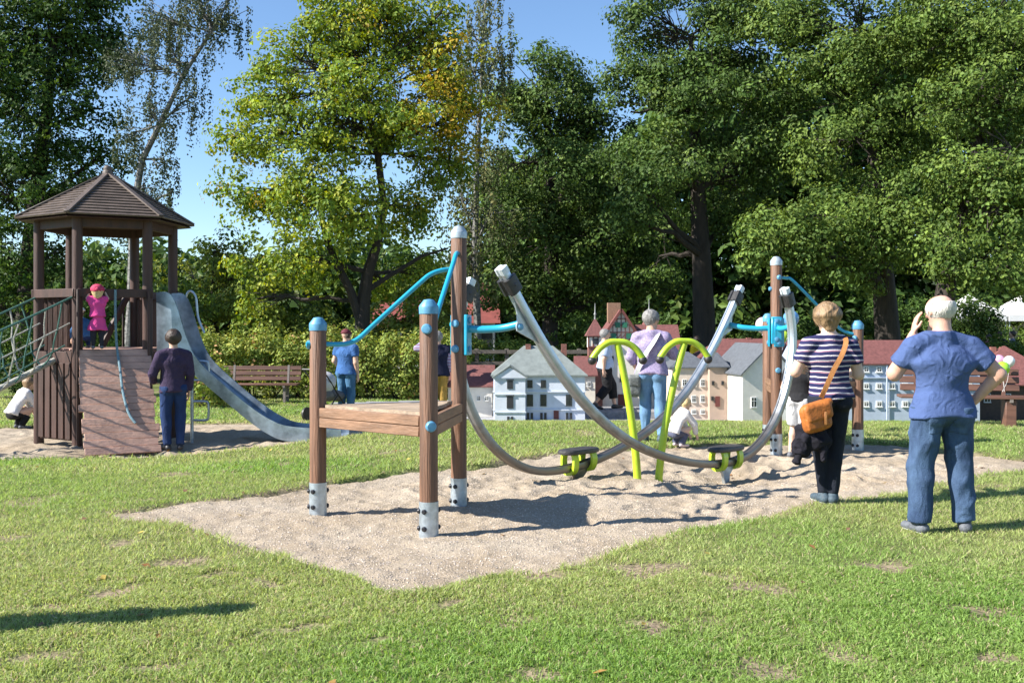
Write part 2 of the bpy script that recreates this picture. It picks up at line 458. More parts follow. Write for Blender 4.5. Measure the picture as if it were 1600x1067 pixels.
# loose pebbles lying in the near sand
def pebbles(n):
    x = rng.uniform(-3.6, 5.5, n * 6); y = rng.uniform(5.6, 11.5, n * 6)
    k = (polysd(PIT1, x, y) + wob(x, y) < -.02) & (rng.random(n * 6) < (6.3 / y) ** 1.5)
    x = x[k][:n]; y = y[k][:n]; z = sand_z(x, y)
    m = len(x); r = rng.uniform(.0035, .009, m)
    base = np.array([[1, 0, 0], [-.5, .87, 0], [-.5, -.87, 0], [.1, .1, .8]])
    a = rng.uniform(0, 6.28, m); c, s = np.cos(a), np.sin(a)
    V = np.empty((m, 4, 3))
    for i, b in enumerate(base):
        V[:, i, 0] = x + (b[0] * c - b[1] * s) * r * 1.2; V[:, i, 1] = y + (b[0] * s + b[1] * c) * r; V[:, i, 2] = z + b[2] * r
    o = np.arange(m)[:, None] * 4
    T = np.concatenate([o + np.array(t) for t in ([0, 1, 3], [1, 2, 3], [2, 0, 3])])
    g = rng.uniform(.5, 1.25, m)[:, None]; w = rng.random(m)[:, None]
    c = g * (np.array([.50, .41, .32]) * w + np.array([.42, .37, .33]) * (1 - w))
    np_mesh('gravel', V.reshape(-1, 3), tris=T, colors=np.repeat(c, 4, 0), material=foliage_mat('pebble', 0.0, .8, .3), kind='stuff')
    tag(bpy.data.objects['gravel'], 'small pale pebbles scattered over the near sand pit', 'gravel')
pebbles(20000)

# paved path behind the lawn
V, Q, _ = grid_mesh(np.arange(-6, 10.5, .25), np.arange(17.5, 26, .25), lambda x, y: ground_z(x, y) * 0 + base_z(x, y) + .045)
sd = polysd(PATHP, V[:, 0], V[:, 1]); Q = Q[(sd[Q] < .1).all(1)]; u, inv = np.unique(Q, return_inverse=True)
np_mesh('path', V[u], quads=inv.reshape(Q.shape), material=mat('path_grit', (.30, .30, .31), .9, noise=.35, scale=60, bump=.4, bscale=120), smooth=True, kind='structure')

def blades(n, y0, y1, hgt, wid, segs, seed):
    r = np.random.default_rng(seed)
    y = np.sqrt(r.uniform(y0 * y0, y1 * y1, n)); x = r.uniform(-1, 1, n) * (.545 * y + .9)
    sd = pit_sd(x, y); d = dirt(x, y)
    clump = fbm2(x * 7, y * 7, 61, 2)
    keep = (sd > -.015 + .05 * (r.random(n) - .4)) & (r.random(n) > d ** 1.4 * .86) & (r.random(n) < .42 + 1.1 * clump)
    keep &= polysd(PATHP, x, y) > 0
    x, y, clump, sd = x[keep], y[keep], clump[keep], sd[keep]; n = len(x)
    z = ground_z(x, y)
    h = hgt * r.uniform(.45, 1.25, n) * (.55 + .9 * clump) * (1 + .5 * sm(.25, .0, sd))
    w = wid * r.uniform(.7, 1.3, n)
    a = r.uniform(0, 2 * np.pi, n); lean = r.uniform(.3, 1.7, n); la = r.uniform(0, 2 * np.pi, n)
    ca, sa = np.cos(a) * w / 2, np.sin(a) * w / 2
    lx, ly = np.cos(la) * lean * h, np.sin(la) * lean * h
    g = noise2(x * 1.1, y * 1.1, 71)[:, None]; g2 = fbm2(x * .45, y * .45, 73, 2)[:, None]; q = r.random(n)[:, None]
    c = np.array([.190, .320, .070]) * (1 - g) + np.array([.265, .370, .105]) * g
    k2 = sm(.22, .65, g2) * .8; c = c * (1 - k2) + np.array([.36, .41, .15]) * k2
    c = c * r.uniform(.65, 1.35, n)[:, None]
    c = np.where(q < .06 + .12 * k2, np.array([.50, .43, .26]) * r.uniform(.6, 1.1, n)[:, None], c)
    if segs == 1:
        V = np.empty((n, 3, 3))
        V[:, 0] = np.stack([x - ca, y - sa, z - .004], 1); V[:, 1] = np.stack([x + ca, y + sa, z - .004], 1)
        V[:, 2] = np.stack([x + lx, y + ly, z + h], 1)
        T = np.arange(n * 3).reshape(n, 3); k = 3
    else:
        V = np.empty((n, 5, 3))
        V[:, 0] = np.stack([x - ca, y - sa, z - .004], 1); V[:, 1] = np.stack([x + ca, y + sa, z - .004], 1)
        mx, my = x + lx * .3, y + ly * .3
        V[:, 2] = np.stack([mx - ca * .8, my - sa * .8, z + h * .62], 1); V[:, 3] = np.stack([mx + ca * .8, my + sa * .8, z + h * .62], 1)
        V[:, 4] = np.stack([x + lx, y + ly, z + h * .95], 1)
        o = np.arange(n)[:, None] * 5
        T = np.concatenate([o + np.array(t) for t in ([0, 1, 3], [0, 3, 2], [2, 3, 4])]); k = 5
    return V.reshape(-1, 3), T, np.repeat(c, k, 0)
vs_, ts_, cs_ = [], [], []; off_ = 0
for args in ((225000, 3.5, 6.4, .025, .0070, 2, 1), (210000, 6.4, 10.5, .028, .0090, 1, 2), (190000, 10.5, 17.5, .038, .015, 1, 3), (90000, 17.5, 27, .045, .028, 1, 4)):
    v, t, c = blades(*args); vs_.append(v); ts_.append(t + off_); cs_.append(c); off_ += len(v)
gr = np_mesh('grass', np.concatenate(vs_), tris=np.concatenate(ts_), colors=np.concatenate(cs_), material=foliage_mat('grass_blade', .42, .5, .3), kind='stuff')
tag(gr, 'short mown sunlit grass with yellowed and bare spots', 'grass')

def fallen_leaves(n):
    r = np.random.default_rng(19)
    y = np.sqrt(r.uniform(16, 15.5 ** 2, n)); x = r.uniform(-1, 1, n) * (.53 * y + .5)
    sd = pit_sd(x, y); z = np.where(sd < -.05, sand_z(x, y) + .006, ground_z(x, y) + .022)
    a = r.uniform(0, 6.28, n); L = r.uniform(.018, .036, n); tl = r.uniform(-.5, .5, (n, 2))
    V = np.empty((n, 4, 3))
    for i, (u, v) in enumerate(((-1, 0), (0, -.62), (1, 0), (0, .62))):
        dx = (u * np.cos(a) - v * np.sin(a)) * L; dy = (u * np.sin(a) + v * np.cos(a)) * L
        V[:, i] = np.stack([x + dx, y + dy, z + np.abs(v) * .006 + dx * tl[:, 0] + dy * tl[:, 1]], 1)
    c = np.array([[.34, .20, .06], [.26, .13, .05], [.42, .32, .08], [.20, .12, .07]])[r.integers(0, 4, n)] * r.uniform(.7, 1.2, n)[:, None]
    o = np_mesh('fallen_leaves', V.reshape(-1, 3), quads=np.arange(n * 4).reshape(n, 4), colors=np.repeat(c, 4, 0), material=foliage_mat('dry_leaf', .2, .7, .2), kind='stuff')
    tag(o, 'small dry leaves lying on lawn and sand', 'leaves')
fallen_leaves(120)
# ------------------------------------------------------------------ trees and hedge
LEAF = foliage_mat('tree_leaf', .25, .55, .16)
BARK = mat('bark', (.036, .028, .022), .9, noise=.5, scale=9, bump=.9, bscale=22, stretch=(1, 1, .25))
BARKB = mat('birch_bark', (.17, .165, .155), .8, noise=.75, scale=7, bump=.4, bscale=20, stretch=(1, 1, 2.5))

def leaf_cloud(cen, rad, cnt, lsize, pal, lobec, up=.55, outw=.7, seed=0, flat=.66, droop=0.0):
    """leaf quads round clump centres; cen (n,3), rad (n,), cnt leaves each, pal list of colours with weights"""
    r = np.random.default_rng(seed)
    n = len(cen); idx = np.repeat(np.arange(n), cnt)
    N = len(idx)
    d = r.normal(size=(N, 3)); d /= np.linalg.norm(d, axis=1)[:, None]
    q = d * (r.random(N) ** .25)[:, None]
    q[:, 2] *= flat
    rr = rad[idx][:, None]
    c = cen[idx] + q * rr
    if droop > 0:
        c[:, 2] -= r.random(N) ** 1.5 * droop * 2.2; c[:, :2] = cen[idx][:, :2] + q[:, :2] * rr * .34
    out = c - lobec[idx]; out /= np.linalg.norm(out, axis=1)[:, None] + 1e-6
    nrm = np.array([0, 0, up * .75]) + out * outw * .6 + q * outw * 1.7 + r.normal(size=(N, 3)) * .26
    if droop > 0: nrm[:, 2] *= .2
    nrm /= np.linalg.norm(nrm, axis=1)[:, None]
    t = r.normal(size=(N, 3)); t[:, 2] -= .5; t -= nrm * (t * nrm).sum(1)[:, None]; t /= np.linalg.norm(t, axis=1)[:, None]
    b = np.cross(nrm, t)
    L = lsize * r.uniform(.65, 1.25, N)[:, None]; W = L * r.uniform(.5, .8, N)[:, None]
    V = np.empty((N, 4, 3))
    V[:, 0] = c - t * L * .5; V[:, 1] = c + b * W * .5 - t * L * .05 + nrm * W * .16
    V[:, 2] = c + t * L * .5; V[:, 3] = c - b * W * .5 - t * L * .05 + nrm * W * .16
    cols = np.array([p[0] for p in pal]); w = np.array([p[1] for p in pal], float); w /= w.sum()
    clc = r.choice(len(pal), n, p=w)[idx]; lc = r.choice(len(pal), N, p=w)
    use = np.where(r.random(N) < .6, clc, lc)
    C = cols[use] * r.uniform(.7, 1.3, N)[:, None] * (r.uniform(.8, 1.2, n)[idx])[:, None]
    return V.reshape(-1, 3), np.arange(N * 4).reshape(N, 4), np.repeat(C, 4, 0)

def bez(a, b, c, n):
    return [a * ((1 - t) ** 2) + b * (2 * t * (1 - t)) + c * (t * t) for t in [i / (n - 1) for i in range(n)]]

def limb_mesh(mb, a, c, r0, r1, rnd, n=6, sides=5, sag=.25):
    m = (a + c) / 2 + Vector((rnd.uniform(-.12, .12), rnd.uniform(-.12, .12), sag)) * (c - a).length
    pts = bez(a, m, c, n)
    for i in range(1, n - 1): pts[i] = pts[i] + Vector((rnd.uniform(-1, 1), rnd.uniform(-1, 1), rnd.uniform(-1, 1))) * (c - a).length * .025
    mb.tube(pts, [r0 + (r1 - r0) * i / (n - 1) for i in range(n)], sides, cap=False)
    return pts

def tree(name, label, trunk, lobes, lsize, pal, density, cr=(.4, .75), leaves=60, bark=None, seed=0, group=None, droop=0.0, twigs=.5, special=None, up=.55, shell=2.4, cat='tree', gap=-.75):
    """trunk: list of (Vector, radius); lobes: (Vector centre, (rx,ry,rz)); density = clumps per m3 of shell"""
    rnd = random.Random(seed); r = np.random.default_rng(seed + 100)
    base = trunk[0][0].copy()
    root = thing(name, label, cat, base, 0, group)
    mb = MB()
    pts = [t[0] for t in trunk]; rads = [t[1] for t in trunk]
    # root flare
    mb.tube([pts[0] + Vector((0, 0, -.25))] + pts, [rads[0] * 1.45] + rads, 9, cap=True)
    CEN, RAD, LOB = [], [], []
    bd = r.normal(size=(6, 3)) * np.array([1, 1, 1.7]); bd /= np.linalg.norm(bd, axis=1)[:, None]; bf = r.uniform(1.9, 3.6, 6) * 10 / (10 + 14 * (droop > 0)); bp_ = r.uniform(0, 6.28, 6)
    boughs = lambda q: (np.sin(q @ bd.T * bf + bp_).sum(1) > gap)     # open hollows between the boughs
    for li, (c, rr) in enumerate(lobes):
        vol = rr[0] * rr[1] * rr[2]
        n = max(6, int(density * vol ** .82))
        d = r.normal(size=(n, 3)); d /= np.linalg.norm(d, axis=1)[:, None]
        q = d * (r.random(n) ** (1 / shell))[:, None] * r.uniform(.82, 1.12, n)[:, None]
        cc = np.array(c) + q * np.array(rr)
        kp = boughs(cc); cc = cc[kp] if kp.sum() > 4 else cc; n = len(cc)
        CEN.append(cc); RAD.append(r.uniform(cr[0], cr[1], n)); LOB.append(np.tile(np.array(c), (n, 1)))
        # limb from trunk to the lobe
        cand = [i for i in range(1, len(pts)) if pts[i].z < c.z + .3] or [len(pts) // 2]
        k = min(cand, key=lambda i: (pts[i] - c).length - .35 * pts[i].z)
        lp = limb_mesh(mb, pts[k], c, max(.03, rads[k] * .42), .03, rnd, 7, 6, sag=.06)
        for j in range(n):
            if rnd.random() < twigs:
                s = lp[rnd.randint(2, 6)]
                limb_mesh(mb, s, Vector(cc[j]), .022, .007, rnd, 4, 3, sag=.05)
    build('trunk', mb, bark or BARK, root, True, off=base)
    CEN = np.concatenate(CEN); RAD = np.concatenate(RAD); LOB = np.concatenate(LOB)
    groups = [(np.ones(len(CEN), bool), pal)]
    if special:
        sc, sr, spal = special
        m = (np.linalg.norm((CEN - np.array(sc)) / np.array(sr), axis=1) < 1) & (r.random(len(CEN)) < .8)
        groups = [(~m, pal), (m, spal)]
    V, Q, C = [], [], []; o = 0
    for gi, (m, p) in enumerate(groups):
        if m.sum() == 0: continue
        v, q, c = leaf_cloud(CEN[m], RAD[m], leaves, lsize, p, LOB[m], seed=seed + 7 + gi, droop=droop, up=up)
        V.append(v); Q.append(q + o); C.append(c); o += len(v)
    np_mesh('crown', np.concatenate(V) - np.array(base), quads=np.concatenate(Q), colors=np.concatenate(C), material=LEAF, parent=root, smooth=False)
    return root

def lob(items, d0, k=1.0):
    """lobes from photo px, py, radius m [, depth offset, vertical squash]"""
    out = []
    for it in items:
        px, py, rad = it[:3]; rad *= k; dd = it[3] if len(it) > 3 else 0; sq = it[4] if len(it) > 4 else .85
        out.append((P(px, py, d0 + dd), (rad, rad * 1.0, rad * sq)))
    return out
def trk(items, d):
    out = []
    for (px, py, r) in items:
        p = P(px, py, d)
        out.append((p, r))
    b = out[0][0]; out[0] = (Vector((b.x, b.y, -.33)), out[0][1])
    return out

MAPLE = [((.215, .275, .032), 4), ((.15, .225, .032), 5), ((.275, .295, .032), 2.5), ((.095, .155, .028), 2), ((.34, .26, .04), .3)]
ORANGE = [((.40, .27, .03), 2), ((.34, .30, .03), 3), ((.24, .26, .025), 3)]
OAK = [((.084, .140, .032), 4), ((.065, .114, .026), 4), ((.130, .188, .042), 2), ((.040, .068, .020), 2)]
OAKL = [((.108, .166, .034), 4), ((.145, .204, .042), 3), ((.072, .122, .026), 3)]
DARK = [((.05, .095, .020), 4), ((.065, .12, .024), 3), ((.035, .068, .016), 3), ((.10, .16, .03), 1)]
BIRCH = [((.12, .135, .055), 3), ((.085, .105, .045), 3), ((.16, .155, .06), 1)]
LIGHT = [((.17, .22, .04), 4), ((.22, .25, .045), 3), ((.11, .16, .035), 3)]

tree('maple_tree', 'yellow-green maple with an orange patch, its forked trunk rising behind the hedge',
     trk([(568, 600, .25), (566, 520, .22), (568, 470, .19), (575, 425, .165), (590, 380, .135), (600, 320, .10), (590, 240, .10), (570, 150, .06)], 28),
     lob([(560, 55, 1.75), (470, 95, 1.45), (640, 70, 1.5, .6), (705, 110, 1.25), (735, 175, .95), (405, 150, .95, -.4), (385, 235, .85, .5), (375, 300, .75), (440, 210, 1.4, -.8),
          (540, 170, 1.9, -.6), (640, 180, 1.7, -.6), (700, 255, 1.2, .8), (415, 330, 1.15), (500, 300, 1.6, -1.2), (410, 410, 1.0, .4), (465, 400, 1.25, -.6), (560, 330, 1.3, -1.6),
          (640, 330, 1.2, .9), (390, 470, .7, .5), (600, 440, .8, 1.5), (660, 430, .9, 1.2), (520, 20, 1.1, .5), (350, 215, .5, .3), (415, 105, .55), (600, 10, .9), (690, 20, .7)], 28),
     .125, MAPLE, 34, (.26, .54), 48, seed=3, special=(P(705, 150, 28), (1.6, 3.5, 1.7), ORANGE), twigs=.5, gap=-1.7)
# the fork of the maple as seen: a second stem to the left
_t = bpy.data.objects['maple_tree']
_mb = MB(); _mb.tube([P(563, 500, 28), P(548, 455, 27.8), P(522, 405, 27.7), P(508, 365, 27.6), P(498, 320, 27.5), P(485, 260, 27.4)], [.14, .12, .105, .085, .06, .04], 8)
_mb.tube([P(572, 455, 28), P(610, 430, 28.2), P(660, 400, 28.4), P(700, 388, 28.6)], [.09, .07, .05, .03], 6)
build('limb', _mb, BARK, _t, True, off=_t.location)

tree('birch_tree', 'slender pale birch standing close behind the orange side of the maple',
     trk([(748, 600, .14), (746, 500, .13), (742, 380, .11), (746, 250, .09), (752, 130, .06), (756, 20, .03)], 34),
     lob([(756, 40, 1.1, 0, 1.2), (735, 110, 1.1, 0, 1.3), (775, 90, .9, 0, 1.3), (745, 230, 1.3), (720, 300, 1.1), (770, 330, 1.2), (735, 400, 1.1), (765, -20, .8), (715, 380, 1.0)], 34),
     .11, BIRCH, 20, (.3, .5), 46, bark=BARKB, seed=5, droop=.55, twigs=.6, gap=-3)
tree('oak_tree', 'dark broad-leaved tree in the middle, behind the two-gabled half-timbered model castle',
     trk([(860, 610, .34), (860, 500, .30), (862, 380, .25), (858, 260, .18), (855, 150, .08)], 37),
     lob([(840, 135, 2.0), (795, 165, 1.5), (880, 170, 1.8, .6), (925, 200, 1.5), (810, 255, 2.1, -.6), (890, 270, 2.3, -.8), (955, 290, 1.9), (800, 350, 1.9), (870, 370, 2.2, -.6), (940, 390, 2.0, -.4),
          (790, 440, 1.6), (850, 460, 1.5), (1000, 350, 1.6, -1.2), (910, 455, 1.5), (835, 105, 1.0), (905, 125, .8), (1010, 440, 1.5)], 37),
     .145, OAK, 24, (.34, .70), 56, seed=11, group='broad-leaved trees round the lawn')
tree('oak_tree', 'tall dark oak whose trunk stands right of the lilac-shirted woman',
     trk([(1102, 610, .40), (1100, 500, .36), (1096, 400, .30), (1090, 300, .24), (1085, 180, .16), (1080, 60, .08)], 32),
     lob([(1050, 60, 2.0), (1000, 110, 1.3), (985, 175, 1.2), (1120, 30, 2.2, .5), (1070, 150, 2.0, -.6), (1150, 140, 2.2, -.4), (1005, 240, 1.5), (1075, 260, 1.7, -1.2), (1160, 270, 2.0, .4),
          (1010, 300, 1.1, -2.4), (985, 345, .9, -2.2), (1200, 60, 2.0, -.6), (1210, 210, 1.8, -.8), (1120, 350, 1.2, 1.0), (1010, 20, 1.2), (1030, 400, 1.0, .8)], 32),
     .13, OAK, 27, (.30, .66), 58, seed=17, group='broad-leaved trees round the lawn')
tree('oak_tree', 'large oak behind the striped-shirt woman, with a lighter low-hanging bough',
     trk([(1388, 612, .42), (1386, 520, .38), (1380, 440, .33), (1372, 340, .27), (1365, 220, .2), (1360, 80, .1)], 30),
     lob([(1340, 30, 2.2), (1280, 110, 1.9), (1370, 130, 2.1, -.6), (1440, 60, 2.0), (1300, 220, 1.8, -.6), (1400, 240, 2.0, .6), (1450, 170, 1.6, -.8), (1240, 20, 1.6), (1330, 330, 1.7, -1.5),
          (1260, 340, 1.4, -2.2), (1210, 375, 1.1, -2.4), (1185, 400, .7, -2.4), (1400, 350, 1.6, -2), (1290, 400, 1.2, -2.6), (1350, 420, 1.0, -1.2), (1230, 420, .8, -2.0)], 30),
     .125, OAKL, 28, (.28, .62), 56, seed=23, group='broad-leaved trees round the lawn')
tree('oak_tree', 'oak at the right edge, its crown overhanging the man in the blue t-shirt',
     trk([(1462, 605, .34), (1466, 520, .30), (1480, 440, .26), (1505, 350, .2), (1530, 220, .15), (1540, 80, .08)], 27),
     lob([(1530, 40, 1.9), (1590, 110, 1.9, -.5), (1520, 160, 1.7, -.5), (1580, 230, 1.7, -1.0), (1500, 280, 1.5, -.6), (1560, 330, 1.6, -1.4), (1480, 370, 1.1, -1.0), (1620, 330, 1.5), (1530, 410, 1.0, -1.6),
          (1600, 410, 1.1, -1), (1650, 60, 2.0), (1680, 240, 2.0), (1460, 20, 1.6, .8), (1470, 430, .6, -.6)], 27),
     .12, OAKL, 31, (.26, .58), 52, seed=29, group='broad-leaved trees round the lawn')
tree('oak_tree', 'big shaded dark tree behind the play tower at the left edge',
     trk([(40, 640, .42), (42, 520, .38), (46, 420, .33), (55, 320, .27), (70, 200, .2), (85, 60, .1)], 33),
     lob([(30, 60, 1.9), (110, 60, 1.5), (175, 70, 1.1, .6), (20, 180, 1.7, -.6), (95, 180, 1.4), (160, 170, 1.0, .4), (50, 290, 1.6, -.6), (130, 290, 1.1), (-30, 300, 1.8), (0, 400, 1.4, -.8), (90, 390, 1.0, .6), (-40, 100, 1.8),
          (150, 10, 1.3), (60, -20, 1.6), (180, 235, .7), (-10, 470, .9)], 33, 1.32),
     .14, DARK, 22, (.30, .66), 50, seed=31, group='broad-leaved trees round the lawn')
tree('birch_tree', 'leaning birch with drooping twigs above the tower roof',
     trk([(196, 640, .17), (205, 480, .14), (208, 330, .11), (222, 250, .095), (250, 195, .08), (285, 120, .06), (330, 50, .05), (375, -30, .025)], 30),
     lob([(235, 175, .75, 0, 1.1), (275, 90, .75, 0, 1.1), (325, 30, .7, 0, 1.1), (365, 20, .5, 0, 1.1), (300, 150, .5, .3, 1.2), (255, 250, .5, 0, 1.2), (225, 290, .55, .3), (210, 100, .8, .4), (250, 30, .9, .4), (205, 210, .6), (185, 330, .6, .3), (240, 320, .4), (300, -10, .8), (270, 300, .35)], 30, 1.27),
     .085, [((.075, .095, .05), 3), ((.055, .075, .04), 3), ((.10, .12, .06), 1)], 34, (.25, .5), 50, bark=BARKB, seed=37, droop=.42, twigs=.7, gap=-3)
for i, (px, d, top, w, lab) in enumerate([(335, 36, 355, 1.6, 'round light green small tree in the gap between tower roof and maple'),
                                          (430, 34, 400, 1.5, 'bright bushy small tree under the left boughs of the maple'),
                                          (640, 38, 420, 1.8, 'low leafy tree filling the space right of the maple trunk'),
                                          (255, 33, 420, 1.3, 'shaded small tree seen through the posts of the play tower, near the slide'),
                                          (120, 33, 430, 1.7, 'shaded bushy tree seen through the play tower')]):
    tree('small_tree', lab, trk([(px, 600, .12), (px + 4, 520, .10), (px - 3, 460, .07), (px, top + 40, .04)], d),
         lob([(px, top + 38, w * .75), (px - 38, top + 75, w * .8), (px + 40, top + 70, w * .8), (px - 10, top + 120, w, -.6), (px + 55, top + 130, w * .7), (px - 55, top + 135, w * .7)], d),
         .16, LIGHT if i < 3 else OAKL, 16, (.32, .55), 46, seed=40 + i, group='small trees beyond the hedge')

# far wood closing the view under the crowns
def far_wood():
    r = np.random.default_rng(5); n = 5200
    x = r.uniform(-40, 44, n); y = r.uniform(48, 60, n)
    x = np.where(r.random(n) < .45, r.uniform(-1, 34, n), x)
    hgt = np.interp(x, [-40, -8, -2, -1, 5, 7, 9.5, 40], [5.5, 6, 7, 10, 10, 12, 17.5, 18]) * (.82 + .3 * noise2(x * .25, x * 0 + 3, 91))
    z = -.3 + hgt * r.random(n) ** np.where(x > -1, .9, 1.15)
    cen = np.stack([x, y, z], 1)
    v, q, c = leaf_cloud(cen, r.uniform(.8, 1.5, n), 28, .5, DARK + [((.10, .14, .03), 2)], cen - np.array([0, -4, 3.]), seed=8)
    o = np_mesh('far_wood', v, quads=q, colors=c, material=LEAF, kind='stuff'); tag(o, 'dark wood closing the background beyond the trees', 'wood')
far_wood()
V, Q, _ = grid_mesh(np.arange(-140, 141, 4.0), np.arange(62, 140, 4.0), lambda x, y: -.6 + 7.5 * sm(62, 96, y) * (.75 + .5 * noise2(x * .05, y * .05, 15)))  # added dark mound that blocks bright sky showing through at the horizon
np_mesh('added_mound', V, quads=Q, material=mat('mound_dark_green', (.035, .055, .018), .95, noise=.6, scale=.8, bump=1.0, bscale=1.5), smooth=True, kind='structure')

def bush(name, label, boxes, pal, lsize, nper, seed, group=None, cat='shrub', cr=(.16, .30), leaves=60):
    """boxes: (centre, (rx, ry, rz)) low mounds of foliage standing on the ground"""
    r = np.random.default_rng(seed); rnd = random.Random(seed)
    base = Vector((boxes[0][0][0], boxes[0][0][1], float(base_z(boxes[0][0][0], boxes[0][0][1]))))
    root = thing(name, label, cat, base, 0, group)
    CEN, RAD, LOB = [], [], []; mb = MB()
    for c, rr in boxes:
        n = int(nper * (rr[0] * rr[1] + rr[0] * rr[2] + rr[1] * rr[2]))
        d = r.normal(size=(n, 3)); d /= np.linalg.norm(d, axis=1)[:, None]
        q = np.sign(d) * np.abs(d) ** .75 * (r.random(n) ** .3)[:, None] * r.uniform(.85, 1.1, n)[:, None]
        cc = np.array(c) + q * np.array(rr); cc[:, 2] = np.maximum(cc[:, 2], base.z + .1)
        CEN.append(cc); RAD.append(r.uniform(*cr, n)); LOB.append(np.tile(np.array(c) - np.array([0, 0, .5]), (n, 1)))
        for j in range(4):
            a = Vector((c[0] + rnd.uniform(-.3, .3) * rr[0], c[1] + rnd.uniform(-.3, .3) * rr[1], base.z - .1))
            limb_mesh(mb, a, Vector(cc[rnd.randrange(n)]), .025, .008, rnd, 5, 5, .1)
    build('stem', mb, BARK, root, True, off=base)
    v, q, c = leaf_cloud(np.concatenate(CEN), np.concatenate(RAD), leaves, lsize, pal, np.concatenate(LOB), seed=seed, flat=.8)
    np_mesh('foliage', v - np.array(base), quads=q, colors=c, material=LEAF, parent=root)
    return root
HEDGE = [((.25, .30, .06), 4), ((.17, .235, .05), 4), ((.33, .34, .08), 2), ((.40, .24, .10), .4)]
hz_ = []
for i, px in enumerate(range(318, 720, 38)):
    t = .62 + .16 * random.Random(i).random()
    c = P(px, 600, 25.8); hz_.append((Vector((c.x, c.y, -.3 + t * 1.25)), (.62, .75, t * 1.22)))
bush('rose_hedge', 'long yellow-green rose hedge behind the empty park bench', hz_, HEDGE, .085, 60, 61, cat='hedge', leaves=38)
for (px, py, d, rx, rz, lab, pal, sd) in [(775, 545, 30, 1.3, .8, 'bright low shrub behind the rail fence, left of the model villa', LIGHT, 71), (1130, 545, 29, .7, .7, 'dark green shrub beside the big oak trunk', OAK, 73),
                                 (1350, 530, 33, 1.8, .8, 'wide light shrub between the oak trunks on the right', LIGHT, 74), (1545, 505, 34, 1.5, .8, 'rounded shrub in front of the white marquee', OAKL, 75),
                                 (690, 560, 31, 1.2, 1.0, 'shady shrub at the right end of the hedge', OAKL, 76), (960, 560, 34, 2.2, 1.2, 'dark undergrowth behind the model castle', DARK, 77), (1230, 545, 34, 2.0, 1.1, 'dark undergrowth behind the far platform posts', DARK, 78),
                                 (318, 590, 23.0, .55, .5, 'low bush beside the slide ladder', HEDGE, 79), (60, 590, 26, 2.0, 1.0, 'dark bush behind the climbing net', DARK, 80)]:
    c = P(px, py, d); bush('shrub', lab, [(Vector((c.x, c.y, -.3 + rz)), (rx, .8, rz)), (Vector((c.x + rx * .5, c.y + .3, -.3 + rz * .8)), (rx * .6, .6, rz * .8))], pal, .10, 34, sd, group='shrubs under the trees', leaves=46)
for (px, py, d, rx, rz, lab, pal, sd) in [(1500, 480, 38, 1.6, 1.5, 'tall dark shrub left of the white marquee', OAK, 81), (1585, 500, 40, 1.2, .9, 'low shrub right in front of the marquee', OAKL, 82), (1420, 480, 40, 2.0, 1.6, 'dark thicket between the two right oak trunks', DARK, 83)]:
    c = P(px, py, d); bush('shrub', lab, [(Vector((c.x, c.y, -.3 + rz)), (rx, .8, rz)), (Vector((c.x + rx * .5, c.y + .3, -.3 + rz * .8)), (rx * .6, .6, rz * .8))], pal, .12, 34, sd, group='shrubs under the trees', leaves=50, cr=(.25, .4))
# ------------------------------------------------------------------ materials of the play equipment
WOOD = mat('stained_post_wood', (.175, .086, .048), .62, noise=.5, scale=22, bump=.5, bscale=70, stretch=(1, 1, .06))
DECKW = mat('weathered_deck_wood', (.36, .27, .19), .75, noise=.4, scale=14, bump=.35, bscale=50, stretch=(.25, 1, 1))
BEAMW = mat('deck_edge_wood', (.26, .145, .085), .65, noise=.4, scale=14, bump=.3, bscale=60, stretch=(.2, .2, 1))
GALV = mat('galvanised_steel', (.47, .53, .58), .42, metal=.75, noise=.28, scale=11, bump=.06, bscale=40)
STEEL = mat('worn_bare_steel', (.22, .205, .19), .36, metal=.8, noise=.35, scale=7, bump=.05, bscale=60)
BLUE = mat('turquoise_paint', (.02, .33, .50), .3, noise=.12, scale=6, bump=.04, bscale=60, coat=.3)
CAPB = mat('pale_blue_plastic', (.10, .29, .46), .45, noise=.2, scale=20)
CAPW = mat('silver_post_cap', (.42, .48, .53), .4, metal=.3, noise=.2, scale=20)
LIME = mat('lime_green_paint', (.42, .58, .03), .35, noise=.12, scale=8, bump=.04, bscale=50, coat=.2)
RUB = mat('black_rubber', (.028, .027, .028), .5, noise=.4, scale=30, bump=.15, bscale=80)
SEATM = mat('worn_seat_rubber', (.05, .047, .047), .5, noise=.45, scale=16, bump=.2, bscale=60)
BOLT = mat('dark_bolt', (.035, .035, .04), .4, metal=.5)
CLEAR = mat('white_end_cap', (.62, .68, .72), .3, noise=.1, scale=30)

# ------------------------------------------------------------------ rail play set: two triangular platforms joined by two curved rails
P1 = Vector((-1.636, 8.40, 0)); P2 = Vector((-.634, 7.584, 0)); P3 = Vector((-.475, 8.90, 0))
RP = Vector((3.317, 12.50, 0)); P4 = Vector((4.43, 12.76, 0)); P5 = Vector((3.50, 13.62, 0))
SETO = Vector((CTR[0], CTR[1], 0))
play = thing('rail_play_set', 'wooden play set with two triangular platforms joined by two curved steel rails', 'play equipment', SETO)
def zs(p): return float(sand_z(p.x, p.y)[0])

